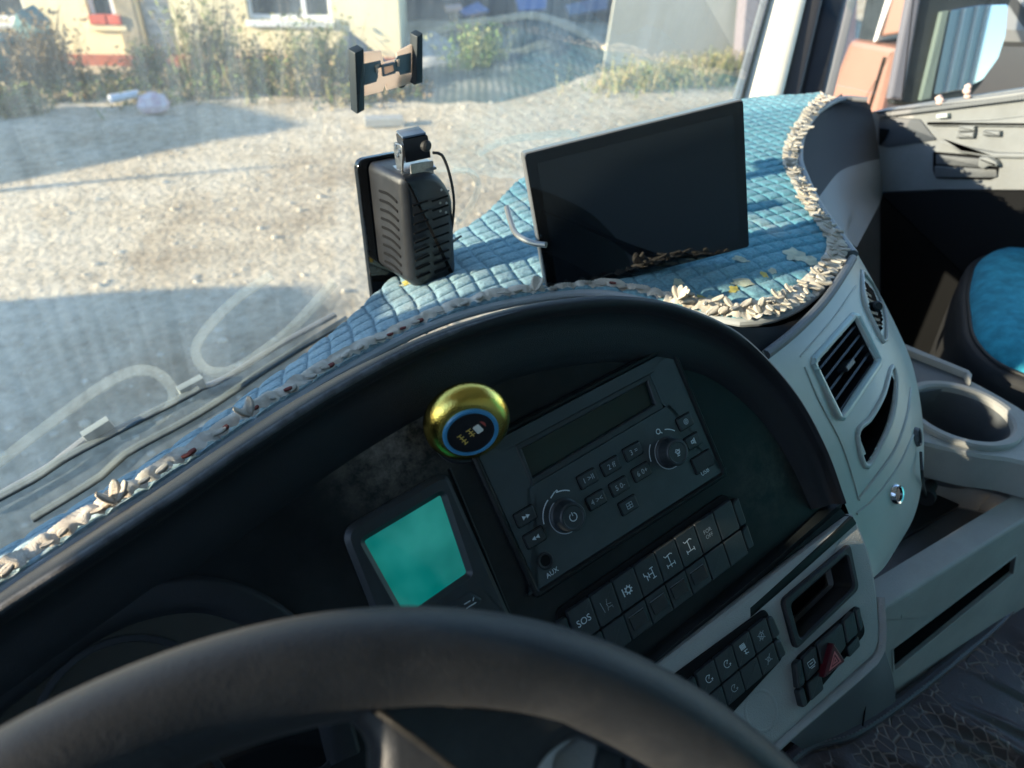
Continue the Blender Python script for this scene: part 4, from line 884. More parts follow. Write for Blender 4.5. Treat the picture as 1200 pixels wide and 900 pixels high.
KW, KH = .0165, .0105
rkey(616, 605, KW, KH, tri2(1)); rkey(627, 630, KW, KH, tri2(-1))
rkey(689, 561, KW, KH, tx('1 ▶II'.replace('▶', '>'))); rkey(716, 546, KW, KH, tx('2 ff')); rkey(742, 529, KW, KH, tx('3 ='))
rkey(699, 586, KW, KH, tx('4 ><')); rkey(726, 570, KW, KH, tx('5 0-')); rkey(752, 553, KW, KH, tx('6 0+'))
rkey(737, 592, KW, KH, ln([[(-1, -.8), (1, -.8), (1, .8), (-1, .8), (-1, -.8)], [(0, -.8), (0, .8)], [(-1, 0), (1, 0)]], .0026, .0006))
rkey(803, 494, .0150, KH, ln([circ(.7, 14), circ(.3, 8)], .003, .0007)); rkey(812, 517, .0150, KH, ln([[(-1, -.4), (-.3, -.4), (.5, -1), (.5, 1), (-.3, .4), (-1, .4), (-1, -.4)], [(0, -.5), (0, .5)]], .0024, .0011, ink))
rkey(824, 541, .021, .0135, None, 'usb_cover', black_soft, .0014)
for s_, x, y in (('AUX', 647, 671), ('USB', 826, 553)): u, v = D.px(x, y, RC+.003); text(D, s_, u, v, .0052, RC+.0033, ink, RD, 'lettering', rot=RR+.05)
u, v = D.px(639, 657, RC+.003)
jk = revolve(D.w(u, v, RC+.003), D.n, [(.0065, -.001), (.0065, .0006), (.0055, .0010), (.0042, .0006), (.0038, -.002)], 24).build('aux_socket', black_soft, RD)
revolve(D.w(u, v, RC+.003), D.n, [(0, -.0005), (.0042, -.0005), (.0042, .0002), (0, .0002)], 20).build('socket_hole', black_deep, jk)
def knob(x, y, icon, arcs):
    u, v = D.px(x, y, RC+.003); O = D.w(u, v, RC+.003)
    k = revolve(O, D.n, [(.0128, -.001), (.0128, .0008), (.0118, .0014), (.0112, .0020), (.0105, .0120), (.0098, .0128), (.0085, .0130), (.0078, .0124), (0, .0122)], 40).build('rotary_knob', black_key, RD, angle=35)
    strokes(D, u, v, .0122, [circ(1.08, 40, 1.9, 5.6)], .0007, RC+.0035, 'knob_ring', k, M('knob_ring_grey', (.4, .43, .45), .3) if 'knob_ring_grey' not in bpy.data.materials else bpy.data.materials['knob_ring_grey'], rot=RR)
    strokes(D, u, v, .0030, icon, .0006, RC+.003+.0126, 'symbol', k, rot=RR)
    strokes(D, u, v, .0122, arcs, .0008, RC+.0034, 'dial_mark', k, rot=RR)
    return k
knob(662, 604, [circ(1, 20, pi/2+.5, pi/2+2*pi-.5), [(0, .3), (0, 1.2)]], [circ(1.5, 14, 2.0, 3.0), circ(1.5, 14, .9, 1.5), [(-.42, 1.38), (.0, 1.60)], circ(.06, 8, x=.12, y=1.56)])
knob(783, 530, [[(-.9, .2), (-.3, .9), (.5, .5)], [(-.5, -.2), (.6, -.1), (.7, .7)], [(-.6, -.8), (.3, -.9)], circ(.5, 8)], [circ(1.5, 14, 2.35, 3.1), circ(1.5, 14, .75, 1.3), circ(.16, 10, x=-.12, y=1.55), [(0, 1.45), (.14, 1.32)]])

# ================================================================== GOLD KNOB
ku, kv = D.px(541, 505, FC_)
rim(D, circ(.0235, 40, x=ku, y=kv)[:-1], circ(.0190, 40, x=ku, y=kv)[:-1], FC_-.002, FC_+.0035, .0015).build('knob_socket', black_soft, DB)
kO = D.w(ku, kv, FC_+.001); kax = np.array([-.363, -.874, .02]); kax /= np.linalg.norm(kax); cen = P(547, 494, float((kO@FW))-.024)
KB = empty('gold_knob', kO, 'shiny gold mushroom knob with a blue ringed black cap left of the radio', 'knob')
revolve(kO, (cen-kO), [(.0170, -.006), (.0155, .004), (.0125, .012), (.0125, .020)], 36).build('knob_stem', gold, KB)
pr = [(.0125, -.0120)]+[(.0160+.0135*cos(a), .0122*sin(a)) for a in np.linspace(-1.2, 1.25, 20)]+[(.0160, .0118)]
revolve(cen, kax, pr, 48).build('knob_body', gold, KB, angle=60)
revolve(cen, kax, [(.0186, .0108), (.0188, .0128), (.0178, .0136), (.0160, .0134), (.0156, .0120)], 44).build('blue_ring', ring_blue, KB)
cap_ = revolve(cen, kax, [(0, .0116), (.0158, .0116), (.0158, .0129), (0, .0131)], 40).build('cap_disc', M('cap_black', (.012, .010, .010), .12), KB)
KF = Frame(cen, D.a*.9+D.b*.45, D.b); KF.n = kax; KF.a = KF.a-(KF.a@kax)*kax; KF.a /= np.linalg.norm(KF.a); KF.b = np.cross(kax, KF.a)
gp_ = M('gold_print', (.65, .45, .10), .4)
strokes(KF, -.0045, -.0005, .0042, [[(-1, 1), (-.2, 1)], [(-.9, .4), (-.1, .4)], [(-.6, 1.1), (-.6, -.2)], [(-1, -.3), (-.1, -.3)], [(-.9, -.9), (-.2, -.9)], [(-.4, -.2), (-.8, -1.1)]], .0007, .01325, 'gold_lettering', cap_, gp_)
strokes(KF, .0005, .0000, .0038, [[(-.6, .9), (.4, .9)], [(-.1, .9), (-.1, -.9)], [(-.5, .2), (.4, .2)], [(-.6, -.4), (.4, -.4)]], .0007, .01327, 'gold_lettering', cap_, gp_)
prism(KF, rnd(rect(.0030, -.0038, .0078, .0030), .001, 3), .0126, .01328, 0).build('white_patch', M('patch_white', (.7, .68, .62), .5), cap_, smooth=False)
prism(KF, circ(.0035, 18, -.9, 1.2, .0080, .0005)[:], .0126, .01322, 0).build('red_patch', M('patch_red', (.35, .06, .05), .5), cap_, smooth=False)

# ================================================================== STEERING WHEEL
WC = np.array([-.036, -.013, -.365]); tl, yw, R0 = .62, -.077, .23
wn = np.array([sin(yw)*sin(tl), -cos(yw)*sin(tl), cos(tl)]); wu = np.array([cos(yw), sin(yw), 0])
SWF = Frame(WC, wu, np.cross(wn, wu))
SW = empty('steering_wheel', WC, 'large dark leather steering wheel rim and spoke in the foreground', 'steering wheel')
ring = [SWF.w(R0*cos(a), R0*sin(a)) for a in np.linspace(0, 2*pi, 160, endpoint=False)]
tube(ring, .0195, 28, closed=True, upv=wn).build('rim', wheel_m, SW, angle=180)
sp_ = [SWF.px(x, y, 0) for x, y in [(392, 835), (418, 848), (436, 872), (438, 905), (442, 960), (600, 980), (618, 920), (640, 884), (672, 864), (706, 862)]]
ra = lambda p: atan2(p[1], p[0])
arc = [(R0*.985*cos(a), R0*.985*sin(a)) for a in np.linspace(ra(sp_[-1]), ra(sp_[0]), 24)]
poly = [tuple(q) for q in resample([(*q, 0) for q in sp_], 60)[:, :2]]+arc
if area2(poly) < 0: poly = poly[::-1]
prism(SWF, poly, -.014, .010, .008).build('spoke', wheel_m, SW, angle=180)
prism(SWF, [(.085*cos(a), .07*sin(a)-.01) for a in np.linspace(0, 2*pi, 40, endpoint=False)], -.05, .02, .012).build('hub_pad', wheel_m, SW, angle=60)
for s in (-1, 1):
    pr2 = [SWF.w(s*.05, -.05, 0), SWF.w(s*.10, -.13, -.004), SWF.w(s*.12, -.195, 0)]; tube(resample(pr2, 12), [.018]*12, 14, flat=.5, upv=wn).build('spoke', wheel_m, SW)
prism(SWF, rnd(SWF.pxs([(646, 925), (650, 884), (682, 859), (704, 868), (706, 884), (690, 930)], -.01), .004, 4), -.03, -.012, .002).build('control_trim', gray_pl, SW)
for q in ([(704, 888), (716, 868), (735, 876), (738, 905), (706, 925)], [(737, 878), (768, 900), (790, 940), (740, 930)]):
    prism(SWF, rnd(SWF.pxs(q, -.006), .004, 4), -.026, -.009, .002).build('control_key', black_key, SW)
# ================================================================== QUILTED DASH MAT
ctl = [(px, py, z) for px, py, z in [(0, 697, -.358), (100, 631, -.358), (200, 567, -.358), (300, 499, -.360), (400, 440, -.363), (500, 391, -.366), (600, 361, -.362), (700, 347, -.360), (800, 364, -.356), (870, 377, -.352), (930, 362, -.350), (985, 300, -.350), (958, 255, -.350), (925, 200, -.350), (940, 160, -.350), (975, 118, -.350),
       (0, 655, -.405), (100, 593, -.405), (200, 532, -.405), (300, 462, -.402), (410, 378, -.398), (470, 322, -.397), (560, 262, -.391), (610, 214, -.386), (700, 180, -.376), (872, 120, -.352), (700, 260, -.366), (800, 250, -.358), (760, 320, -.355), (560, 330, -.368), (450, 380, -.378), (880, 300, -.350)]]
CP = np.array([Z(*c) for c in ctl]); 
def tps_fit(X, y, lam=1e-4):
    n = len(X); d = np.linalg.norm(X[:, None]-X[None], axis=2); K = np.where(d > 0, d*d*np.log(d+1e-12), 0)+lam*np.eye(n); Pm = np.c_[np.ones(n), X]
    A = np.zeros((n+3, n+3)); A[:n, :n] = K; A[:n, n:] = Pm; A[n:, :n] = Pm.T; s = np.linalg.solve(A, np.r_[y, 0, 0, 0]); return s
TS = tps_fit(CP[:, :2], CP[:, 2])
def mz(X):
    X = np.atleast_2d(X); d = np.linalg.norm(X[:, None]-CP[None, :, :2], axis=2); K = np.where(d > 0, d*d*np.log(d+1e-12), 0); return K@TS[:-3]+np.c_[np.ones(len(X)), X]@TS[-3:]
front = [Z(x, y, z) for x, y, z in [(-70, 732, -.358), (0, 689, -.358), (100, 623, -.358), (200, 558, -.358), (300, 490, -.360), (400, 430, -.363), (500, 381, -.366), (600, 353, -.362), (700, 343, -.360), (800, 364, -.356), (870, 377, -.352), (930, 362, -.350), (975, 325, -.350), (985, 292, -.350), (962, 258, -.350), (938, 218, -.350), (930, 185, -.350), (948, 145, -.350), (972, 117, -.350)]]
back = [Z(x, y, z) for x, y, z in [(-90, 704, -.405), (0, 655, -.405), (100, 593, -.405), (200, 532, -.405), (300, 462, -.402), (360, 418, -.400), (410, 378, -.398), (470, 322, -.397), (520, 286, -.394), (560, 262, -.391), (585, 238, -.388), (612, 213, -.386), (660, 195, -.380), (720, 170, -.373), (780, 148, -.366), (830, 132, -.360), (872, 119, -.353), (915, 114, -.350), (960, 111, -.350)]]
NS, NT = 900, 250
FR = resample(front, NS); BK = resample(back, NS)
def quilt(X, Y):
    m = np.where(X < 1.0, .05*X-.2375*(X-.3)**2, .05*X-.2375*.49-.3325*(X-1.0)); u = (X-.36*Y)/.0255; v = (Y-m)/.0235
    du = np.abs(np.sin(pi*(u+.05*np.sin(v*1.7)))); dv = np.abs(np.sin(pi*(v+.05*np.sin(u*1.3))))
    return .0034*(1-np.exp(-du/.20))*(1-np.exp(-dv/.20))*(.8+.2*np.minimum(du, dv))
def mat_points(off=0.0):
    T = np.linspace(0, 1, NT)[:, None, None]; XY = FR[None, :, :2]*(1-T)+BK[None, :, :2]*T; F_ = XY.reshape(-1, 2)
    zz = np.concatenate([mz(F_[i:i+20000]) for i in range(0, len(F_), 20000)])
    nzv = np.array([noise.noise((x*14, y*14, 1.0)) for x, y in F_[::1]])*.0022
    return np.c_[F_, zz+quilt(F_[:, 0]+nzv*.8, F_[:, 1]+nzv*.6)+nzv+off].reshape(NT, NS, 3)
QM = mat_points(.004)
DM = empty('dashboard_mat', (.6, .55, -.38), 'quilted light blue velour dashboard cover edged with cream lace', 'dashboard mat')
mb = MB(); V = list(QM.reshape(-1, 3)); nB = len(V); bot = [q-np.array([0, 0, .012]) for q in list(QM[0])]
Fq = [(k*NS+i, k*NS+i+1, (k+1)*NS+i+1, (k+1)*NS+i) for k in range(NT-1) for i in range(NS-1)]
me = bpy.data.meshes.new('quilted_cloth'); me.from_pydata([tuple(v) for v in V]+[tuple(v) for v in bot], [], Fq+[(i+1, i, nB+i, nB+i+1) for i in range(NS-1)])
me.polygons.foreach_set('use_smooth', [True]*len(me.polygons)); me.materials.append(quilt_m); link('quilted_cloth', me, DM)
tube([q+np.array([0, 0, -.001]) for q in FR[::9]*[1, 1, 0]+np.c_[np.zeros((len(FR[::9]), 2)), mz(FR[::9, :2])]], .0052, 10).build('piping', piping, DM)
# dash top under the cloth
U_ = QM[::24, ::29]-np.array([0, 0, .012]); loft([list(r) for r in U_]).build('dash_top', black_deep, DB, angle=180)
edge0 = np.array([QM[0, i] for i in range(NS)]); S_ = np.r_[0, np.cumsum(np.linalg.norm(np.diff(edge0, axis=0), axis=1))]
def edge_at(s):
    p = np.array([np.interp(s, S_, edge0[:, k]) for k in range(3)]); q = np.array([np.interp(s+.004, S_, edge0[:, k]) for k in range(3)]); r = np.array([np.interp(s-.004, S_, edge0[:, k]) for k in range(3)])
    t = q-r; t[2] = 0; t /= np.linalg.norm(t)+1e-9; return p, t, np.array([t[1], -t[0], 0])      # outward normal
# lace ribbon, wavy
def ribbon(s0, s1, w0, w1, amp, mat, nm):
    ss = np.arange(s0, s1, .0016); rows = [[] for _ in range(5)]
    for j, s in enumerate(ss):
        p, t, o = edge_at(s); wv = noise.noise((s*40, 0, 2)); ww = (w1+amp*abs(sin(s*pi/.011))+amp*.5*wv)
        for k, f in enumerate((0, .25, .5, .75, 1)):
            d = w0+(ww-w0)*f; z = .0035+.003*noise.noise((s*55, f*2, 7))+.0006*((j+k) % 2)-(.0035*f*f)
            rows[k].append(p+o*(d-(.008 if s1 < SE-.01 and s0 < .02 else 0))+np.array([0, 0, z]))
    return loft(rows).build(nm, mat, DM, angle=180)
SE = S_[-1]
sA = S_[int(np.argmin(np.linalg.norm(edge0-Z(720, 350, -.29), axis=1)))]
ribbon(.01, sA, -.006, .0035, .0035, lace_m, 'lace_ribbon'); ribbon(sA, SE-.002, -.019, .002, .004, lace_m, 'lace_ribbon')
def leaf_mesh(nm, L, W, curl, teeth, mat, seed):
    rs = random.Random(seed); n = 25; V = []; F = []
    for i in range(n):
        f = i/(n-1); w_ = W*sin(pi*min(1, f*.93+.05))**.45*(1+(.22 if i % 2 else -.20)*teeth); x = L*f; z = curl*f*f
        V += [(x, -w_, z+.0006), (x, -w_*.4, z+.0018), (x, 0, z+.0010), (x, w_*.4, z+.0018), (x, w_, z+.0006)]
    m = len(V); V += [(x, y, z-.0016) for x, y, z in V]
    for i in range(n-1):
        for k in range(4): a = i*5+k; F.append((a, a+1, a+6, a+5)); F.append((m+a, m+a+5, m+a+6, m+a+1))
        a = i*5; F.append((a, a+5, m+a+5, m+a)); a += 4; F.append((a+5, a, m+a, m+a+5))
    me = bpy.data.meshes.new(nm); me.from_pydata(V, [], F); me.polygons.foreach_set('use_smooth', [True]*len(F)); me.materials.append(mat); return me
leaves = [leaf_mesh('lace_leaf', .014, .0036, .001, 1, lace_m, 1), leaf_mesh('lace_leaf', .011, .0042, -.002, 1, lace_m, 2), leaf_mesh('lace_leaf', .016, .0038, .002, 1, lace_m, 3)]
reds = leaf_mesh('lace_leaf', .012, .0035, .001, 1, lace_red, 4)
def put_leaf(p, t, o, ang, me, sc, lift=.003, tilt=0):
    d = o*cos(ang)+t*sin(ang); u = np.array([0, 0, 1.])*cos(tilt)+0; y = np.cross([0, 0, 1.], d); d2 = d*cos(tilt)+np.array([0, 0, 1.])*sin(tilt); z2 = np.cross(d2, y)
    ob = bpy.data.objects.new('lace_leaf', me); COL.objects.link(ob); ob.parent = DM; loc = p+np.array([0, 0, lift])-np.array(DM.location)
    ob.matrix_local = Matrix(((d2[0]*sc, y[0]*sc, z2[0]*sc, loc[0]), (d2[1]*sc, y[1]*sc, z2[1]*sc, loc[1]), (d2[2]*sc, y[2]*sc, z2[2]*sc, loc[2]), (0, 0, 0, 1)))
R2 = random.Random(11); s = .02; nl = 0
while s < SE-.01 and nl < 285:
    p, t, o = edge_at(s); right = s > sA
    if right:
        put_leaf(p-o*R2.uniform(.003, .008), t, o, R2.uniform(-.8, .8), R2.choice(leaves), R2.uniform(.6, 1.15), .004+R2.uniform(-.001, .002), R2.uniform(-.35, .1)); nl += 1
        put_leaf(p-o*R2.uniform(.006, .012)+t*.004, t, o, pi+R2.uniform(-1.1, 1.1), R2.choice(leaves), R2.uniform(.5, .95), .0055, R2.uniform(-.1, .35)); nl += 1
        if R2.random() < .3: put_leaf(p-o*.008, t, o, R2.uniform(-3, 3), R2.choice(leaves), R2.uniform(.4, .7), .008, R2.uniform(0, .5)); nl += 1
        s += R2.uniform(.0105, .0150)
    else:
        put_leaf(p-o*.004, t, o, R2.choice((-1.4, 1.3, 1.1, -1.2)), leaves[R2.randrange(3)] if R2.random() > .12 else reds, R2.uniform(.5, .8), .0040, R2.uniform(-.12, .05)); nl += 1
        s += R2.uniform(.012, .020)
# two spiky motifs standing up at the hood crown
for px, angs in ((752, (-.9, -.2, .6, 1.2, 2.2)), (700, (.2, .7, 1.2)), (205, (.8, 1.4, -1.2)), (385, (.9, -1))):
    b0 = Z(px, 352 if px > 600 else (565 if px < 300 else 447), -.29 if px > 600 else -.285); i = int(np.argmin(np.linalg.norm(edge0[:, :2]-b0[:2], axis=1))); p, t, o = edge_at(S_[i])
    for a in angs: put_leaf(p, t, -o, a, leaves[2], .95, .004, R2.uniform(.5, 1.0))
# embroidered yellow flecks
emb = M('embroidery_yellow', (.62, .52, .12), .8, bump=1, bscale=1500); emc = M('embroidery_cream', (.62, .60, .42), .85, bump=1, bscale=1500, col2=(.45, .52, .42), vscale=120)
QS = QM[::3, ::3]; qr, qc = QS.shape[:2]
bm_ = BVHTree.FromPolygons([Vector(v.tolist()) for v in QS.reshape(-1, 3)], [(k*qc+i, k*qc+i+1, (k+1)*qc+i+1, (k+1)*qc+i) for k in range(qr-1) for i in range(qc-1)])
def patch_on(px, py, r, mat, seed, asp=1.6):
    h = hit(bm_, px, py, .0006)
    if h is None: return
    c, n = h; rs = random.Random(seed); a0 = rs.uniform(0, 3); V = []; K = 26
    def drop(q):
        g = bm_.ray_cast(Vector((q[0], q[1], q[2]+.05)), Vector((0, 0, -1)), .2); return np.array(g[0])+np.array([0, 0, .0009]) if g[0] else q
    rings = []
    for f in (.0, .35, .7, 1.0):
        rr = []
        for k in range(K):
            a = 2*pi*k/K; rad = r*f*(1+.35*noise.noise((cos(a)*1.6+seed, sin(a)*1.6, seed*1.7))+.18*sin(a*5+seed)); q = c+np.array([cos(a)*rad*asp*cos(a0)-sin(a)*rad*sin(a0), cos(a)*rad*asp*sin(a0)+sin(a)*rad*cos(a0), 0]); rr.append(drop(q))
        rings.append(rr)
    loft(rings, closed=True).build('embroidery', mat, DM, angle=180)
for i, (x, y, r, m) in enumerate([(478, 331, .006, emb), (492, 326, .005, emb), (485, 330, .010, emc), (512, 314, .004, emc), (795, 372-40, .006, emc), (840, 352, .007, emc), (870, 331, .008, emc), (895, 322, .004, emb), (930, 298, .012, emc), (948, 305, .011, emc), (868, 305, .006, emc), (915, 345, .006, emc), (822, 350, .004, emb), (905, 318, .004, emc), (860, 340, .005, emb)]): patch_on(x, y, r, m, i)

# ================================================================== TABLET
TO = np.array([.475, .581, -.229])*.95; ta = np.array([.875, -.43, .19]); tb = -np.array([.095, -.228, -.969])
TF = Frame(TO, ta, tb)
tq = TF.pxs([(613, 180), (872, 116), (879, 290), (643, 351)])
uL, uR = (tq[0][0]+tq[3][0])/2, (tq[1][0]+tq[2][0])/2; vT, vB = (tq[0][1]+tq[1][1])/2, (tq[2][1]+tq[3][1])/2
TB = empty('tablet', TF.w((uL+uR)/2, vB, -.01), 'black tablet monitor propped up on the quilted dashboard mat', 'tablet')
tqo = [tq[0], tq[1], tq[2], tq[3]]
prism(TF, rnd(tqo, .004, 5), -.016, -.0008, .002).build('back_shell', M('tablet_edge', (.13, .135, .14), .3, var=.1), TB)
prism(TF, rnd(inset(tqo, .0012), .0038, 5), -.003, .0006, .0005).build('front_glass', M('tablet_glass', (.006, .007, .008), .045, spec=.7, bump=.02, bscale=60), TB)
scr = inset(tqo, .0125); prism(TF, scr, .0003, .00075, 0).build('screen', M('tablet_screen', (.010, .013, .016), .04, spec=.7), TB, smooth=False)
tube(resample([TF.w(uL+.03, vB-.012, .004), TF.w(uL+.09, vB-.006, -.012), TF.w(uL+.13, vB-.001, -.02)], 10), .0028, 8).build('stand_rod', steel, TB)
tube(resample([TF.w(uL+.05, vB+.01, -.02), TF.w(uL+.05, vB-.02, -.09), TF.w(uR-.05, vB-.02, -.09), TF.w(uR-.05, vB+.01, -.02)], 24), .003, 8).build('stand_rod', steel, TB)
hp = [P(640, 287, .735), P(622, 284, .745), P(605, 274, .76), P(598, 258, .775), (P(594, 243, .79))]
tube(resample(hp, 20), .0032, 10).build('wire_handle', M('handle_grey', (.30, .31, .31), .35, metal=.6), TB)
# scratches on the glass
# ================================================================== RECORDER ON ITS PLATE, SMALL CAMERA, CABLE
cb0 = P(482, 345, .80); bx, by, bz = cb0; wX, wY, hZ = .064, .072, .128
RCO = empty('dash_recorder', (bx+.03, by+.03, bz), 'black ribbed recorder box standing on the dash against the windshield', 'recorder')
RBF = Frame((bx, by, bz), (1, 0, .02), (0, 0, 1))    # plan built as prism along -Y normal
Fy = Frame((bx, by+wY, bz), (1, 0, 0), (.0, .05, 1))
body = rnd([(0, .012), (.010, 0), (wX-.004, 0), (wX, .01), (wX, hZ-.03), (wX-.02, hZ), (.004, hZ), (0, hZ-.006)], [.004, .004, .003, .003, .012, .02, .004, .004], 6)
prism(Fy, body, 0, wY, .009).build('housing', recorder_m, RCO, angle=50)
plate = rnd([(-.012, -.05), (wX+.004, -.05), (wX+.004, hZ-.01), (wX-.02, hZ+.004), (-.012, hZ+.004)], .012, 6)
prism(Fy, plate, -.010, -.002, .0015).build('back_plate', black_gloss, RCO)
for k in range(9):
    z = .018+k*.0105
    tube(resample([(bx+.0002, by+.018, bz+z), (bx+.0, by+.036, bz+z+.003), (bx+.0002, by+.056, bz+z+.001)], 8), .0017, 6).build('vent_slot', black_deep, RCO)
    for x0, x1 in ((.008, .026), (.032, .052)): tube([(bx+x0, by-.0002, bz+z), (bx+x1, by-.0002, bz+z+.002)], .0011, 6).build('vent_slot', black_deep, RCO)
for x, z in ((.044, .112), (.053, .109), (.042, .098), (.050, .096), (.042, .089), (.049, .086)): revolve((bx+x, by+.0, bz+z), (0, -1, 0), [(0, 0), (.0014, 0), (.0012, .0006), (0, .0008)], 10).build('rivet', steel, RCO)
CM = empty('mini_camera', (bx+.03, by+.035, bz+hZ), 'small black cube camera in a metal bracket on top of the recorder', 'camera')
cc = np.array([bx+.030, by+.030, bz+hZ+.026]); Rr = [[.95, -.25, .1], [.25, .95, .0], [-.1, .02, 1]]
box(cc, (.027, .026, .024), Rr, bev=.002).build('camera_body', M('camera_black', (.02, .02, .022), .2), CM, angle=30)
box(cc+np.array([-.002, 0, .0135]), (.025, .024, .002), Rr, bev=.0006).build('camera_top', M('camera_top', (.10, .14, .20), .3), CM, angle=30)
FL = Frame(cc+np.array([-.0155, .002, -.004]), (0, -1, 0), (0, 0, 1)); FL.n = np.array([-1., 0, 0])
prism(FL, rnd([(-.009, .008), (.009, .008), (.009, -.002), (.004, -.026), (-.004, -.026), (-.009, -.002)], .004, 4), 0, .0022, .0005).build('bracket_arm', steel, CM)
FL2 = Frame(cc+np.array([.0, -.0145, -.010]), (1, 0, 0), (0, 0, 1))
prism(FL2, rnd([(-.014, -.004), (.014, -.004), (.014, -.020), (-.014, -.020)], .002, 3), 0, .002, .0005).build('bracket_arm', steel, CM)
box(cc+np.array([.0, .0, -.0235]), (.040, .030, .003), Rr, bev=.001).build('bracket_foot', steel, CM, angle=30)
for dy, dz_ in ((-.003, .004), (.004, .001), (.0, -.004)): revolve(FL.w(dy, dz_, .002), (-1, 0, 0), [(0, .002), (.0024, .0016), (.0028, 0), (.0028, -.001)], 12).build('screw', chrome, CM)
revolve(cc+np.array([.006, -.013, .002]), (.2, -1, 0), [(.006, -.002), (.006, .004), (.004, .006), (0, .006)], 16).build('cable_gland', rubber, CM)
cbp = [P(507, 179, .735), P(518, 182, .74), P(527, 205, .76), P(532, 235, .78), P(530, 265, .80), P(527, 283, .81), P(540, 277, .84)]
tube(resample(cbp, 30), .0016, 8).build('cable', rubber, label='thin black cable looping down from the little camera', cat='cable')
# ================================================================== PHONE CLIP ON THE WINDSHIELD
h1, h2 = hit(bw, 450, 85, .03), None
qa, qb = hit(bw, 421, 92, .028)[0], hit(bw, 489, 68, .028)[0]
a_ = qb-qa; a_ /= np.linalg.norm(a_)
PF = Frame((qa+qb)/2, a_, (0, -.18, 1)); 
PC = empty('phone_holder', PF.w(0, 0, 0), 'phone clip with two black pads stuck to the windshield', 'phone holder')
tanm, _nt, _b = mk('clip_plate'); _b.inputs['Base Color'].default_value = (.9, .74, .62, 1); _b.inputs['Roughness'].default_value = .3
_t = N(_nt, 'ShaderNodeBsdfTranslucent'); _t.inputs[0].default_value = (1, .86, .74, 1); _m = N(_nt, 'ShaderNodeMixShader'); _m.inputs[0].default_value = .6
_nt.links.new(_b.outputs[0], _m.inputs[1]); _nt.links.new(_t.outputs[0], _m.inputs[2]); _nt.links.new(_m.outputs[0], _nt.nodes['Material Output'].inputs[0]); slate = M('clip_slate', (.16, .20, .22), .4)
def pp(L, c=0): return PF.pxs(L, c)
prism(PF, pp([(427, 62), (447, 60), (450, 74), (466, 70), (465, 62), (486, 51), (485, 97), (454, 106), (452, 98), (449, 107), (427, 113)]), -.003, 0, .0005).build('clip_plate', tanm, PC, angle=30)
for q in ([(427, 75), (446, 71), (447, 79), (443, 80), (443, 90), (441, 96), (427, 100)], [(466, 66), (482, 62), (482, 85), (469, 88), (468, 84), (463, 84), (463, 71)]): prism(PF, pp(q, .001), .0, .0012, .0003).build('slate_panel', slate, PC, angle=30)
prism(PF, rnd(pp([(448, 77), (461, 74), (462, 84), (449, 88)], .002), .001, 3), 0, .003, .0006).build('centre_block', tanm, PC, angle=30)
rim(PF, rnd(pp([(447, 76), (462, 72.5), (463, 85.5), (448, 89.5)], .002), .001, 3), rnd(pp([(449, 78), (460, 75.5), (461, 83), (450, 87)], .002), .001, 3), .0012, .0036, .0003).build('centre_frame', slate, PC, angle=30)
for q in ([(440, 77), (444, 75), (444, 77), (442, 78), (443, 84), (441, 85)], [(465, 70), (468, 69), (468, 78), (466, 78), (466, 72), (465, 72)]): prism(PF, pp(q, .002), .001, .003, .0003).build('hook', tanm, PC, angle=30)
for q in ([(414, 61), (425, 56), (426, 128), (417, 133)], [(487, 42), (494, 38), (494, 96), (484, 99), (486, 92)]): prism(PF, rnd(pp(q, .006), .001, 3), -.004, .009, .0015).build('clamp_pad', M('pad_black', (.025, .035, .042), .5) if 'pad_black' not in bpy.data.materials else bpy.data.materials['pad_black'], PC, angle=30)
tube([PF.w(0, -.005, -.003), PF.w(0, -.005, -.03)], .009, 14).build('suction_mount', rubber, PC)

# ================================================================== PASSENGER DOOR
DO = Frame((1.66, .5, -.35), (0, -1, 0), (0, 0, 1))     # door inner skin, normal toward the driver
DR = empty('passenger_door', (1.70, .3, -1.3), 'grey passenger door trim with armrest, pull handle and switches', 'door')
def dp(L, c=0): return DO.pxs(L, c)
prism(DO, [DO.px(1022, 131), DO.px(1200, 104), DO.px(1420, 70), (1.3, -1.0), (-.35, -1.0)], -.06, 0, .0).build('door_skin', door_m, DR, smooth=False)
def strip(pts, c0, c1, mat, nm, bev=.003, r=.004): return prism(DO, rnd(dp(pts, c1), r, 4), c0, c1, bev).build(nm, mat, DR, angle=40)
strip([(1024, 131), (1110, 119), (1300, 92), (1300, 103), (1110, 126), (1090, 130), (1030, 138)], -.02, .012, seal_gray, 'window_seal', .004)
sl0 = DO.px(1045, 133, .013); sl1 = DO.px(1210, 112, .013)
for k in range(46):
    t = k/46; u = sl0[0]+(sl1[0]-sl0[0])*t; v = sl0[1]+(sl1[1]-sl0[1])*t; prism(DO, rect(u, v-.004, u+.006, v+.005), .010, .0150, .001).build('seal_rib', seal_gray, DR, smooth=False)
strip([(1084, 144), (1160, 141), (1420, 110), (1420, 150), (1200, 149), (1090, 148)], 0, .010, door_m, 'trim_ridge', .004)
strip([(1100, 164), (1130, 172), (1165, 179), (1420, 183), (1420, 190), (1165, 186), (1125, 180)], 0, .010, door_m, 'armrest_ridge', .006)
strip([(1030, 136), (1078, 140), (1092, 158), (1098, 164), (1040, 173), (1028, 170)], 0, .004, M('cubby_dark', (.06, .07, .085), .6), 'cubby', .002)
strip([(1030, 150), (1042, 152), (1036, 165), (1030, 171)], 0, .006, black_deep, 'cubby_hole', .001, .001)
strip([(1093, 178), (1168, 184), (1170, 197), (1168, 207), (1160, 211), (1096, 209), (1093, 200)], 0, .004, black_deep, 'handle_recess', .001)
strip([(1095, 194), (1168, 199), (1168, 208), (1095, 208)], 0, .006, gray_dark, 'handle_pocket', .001)
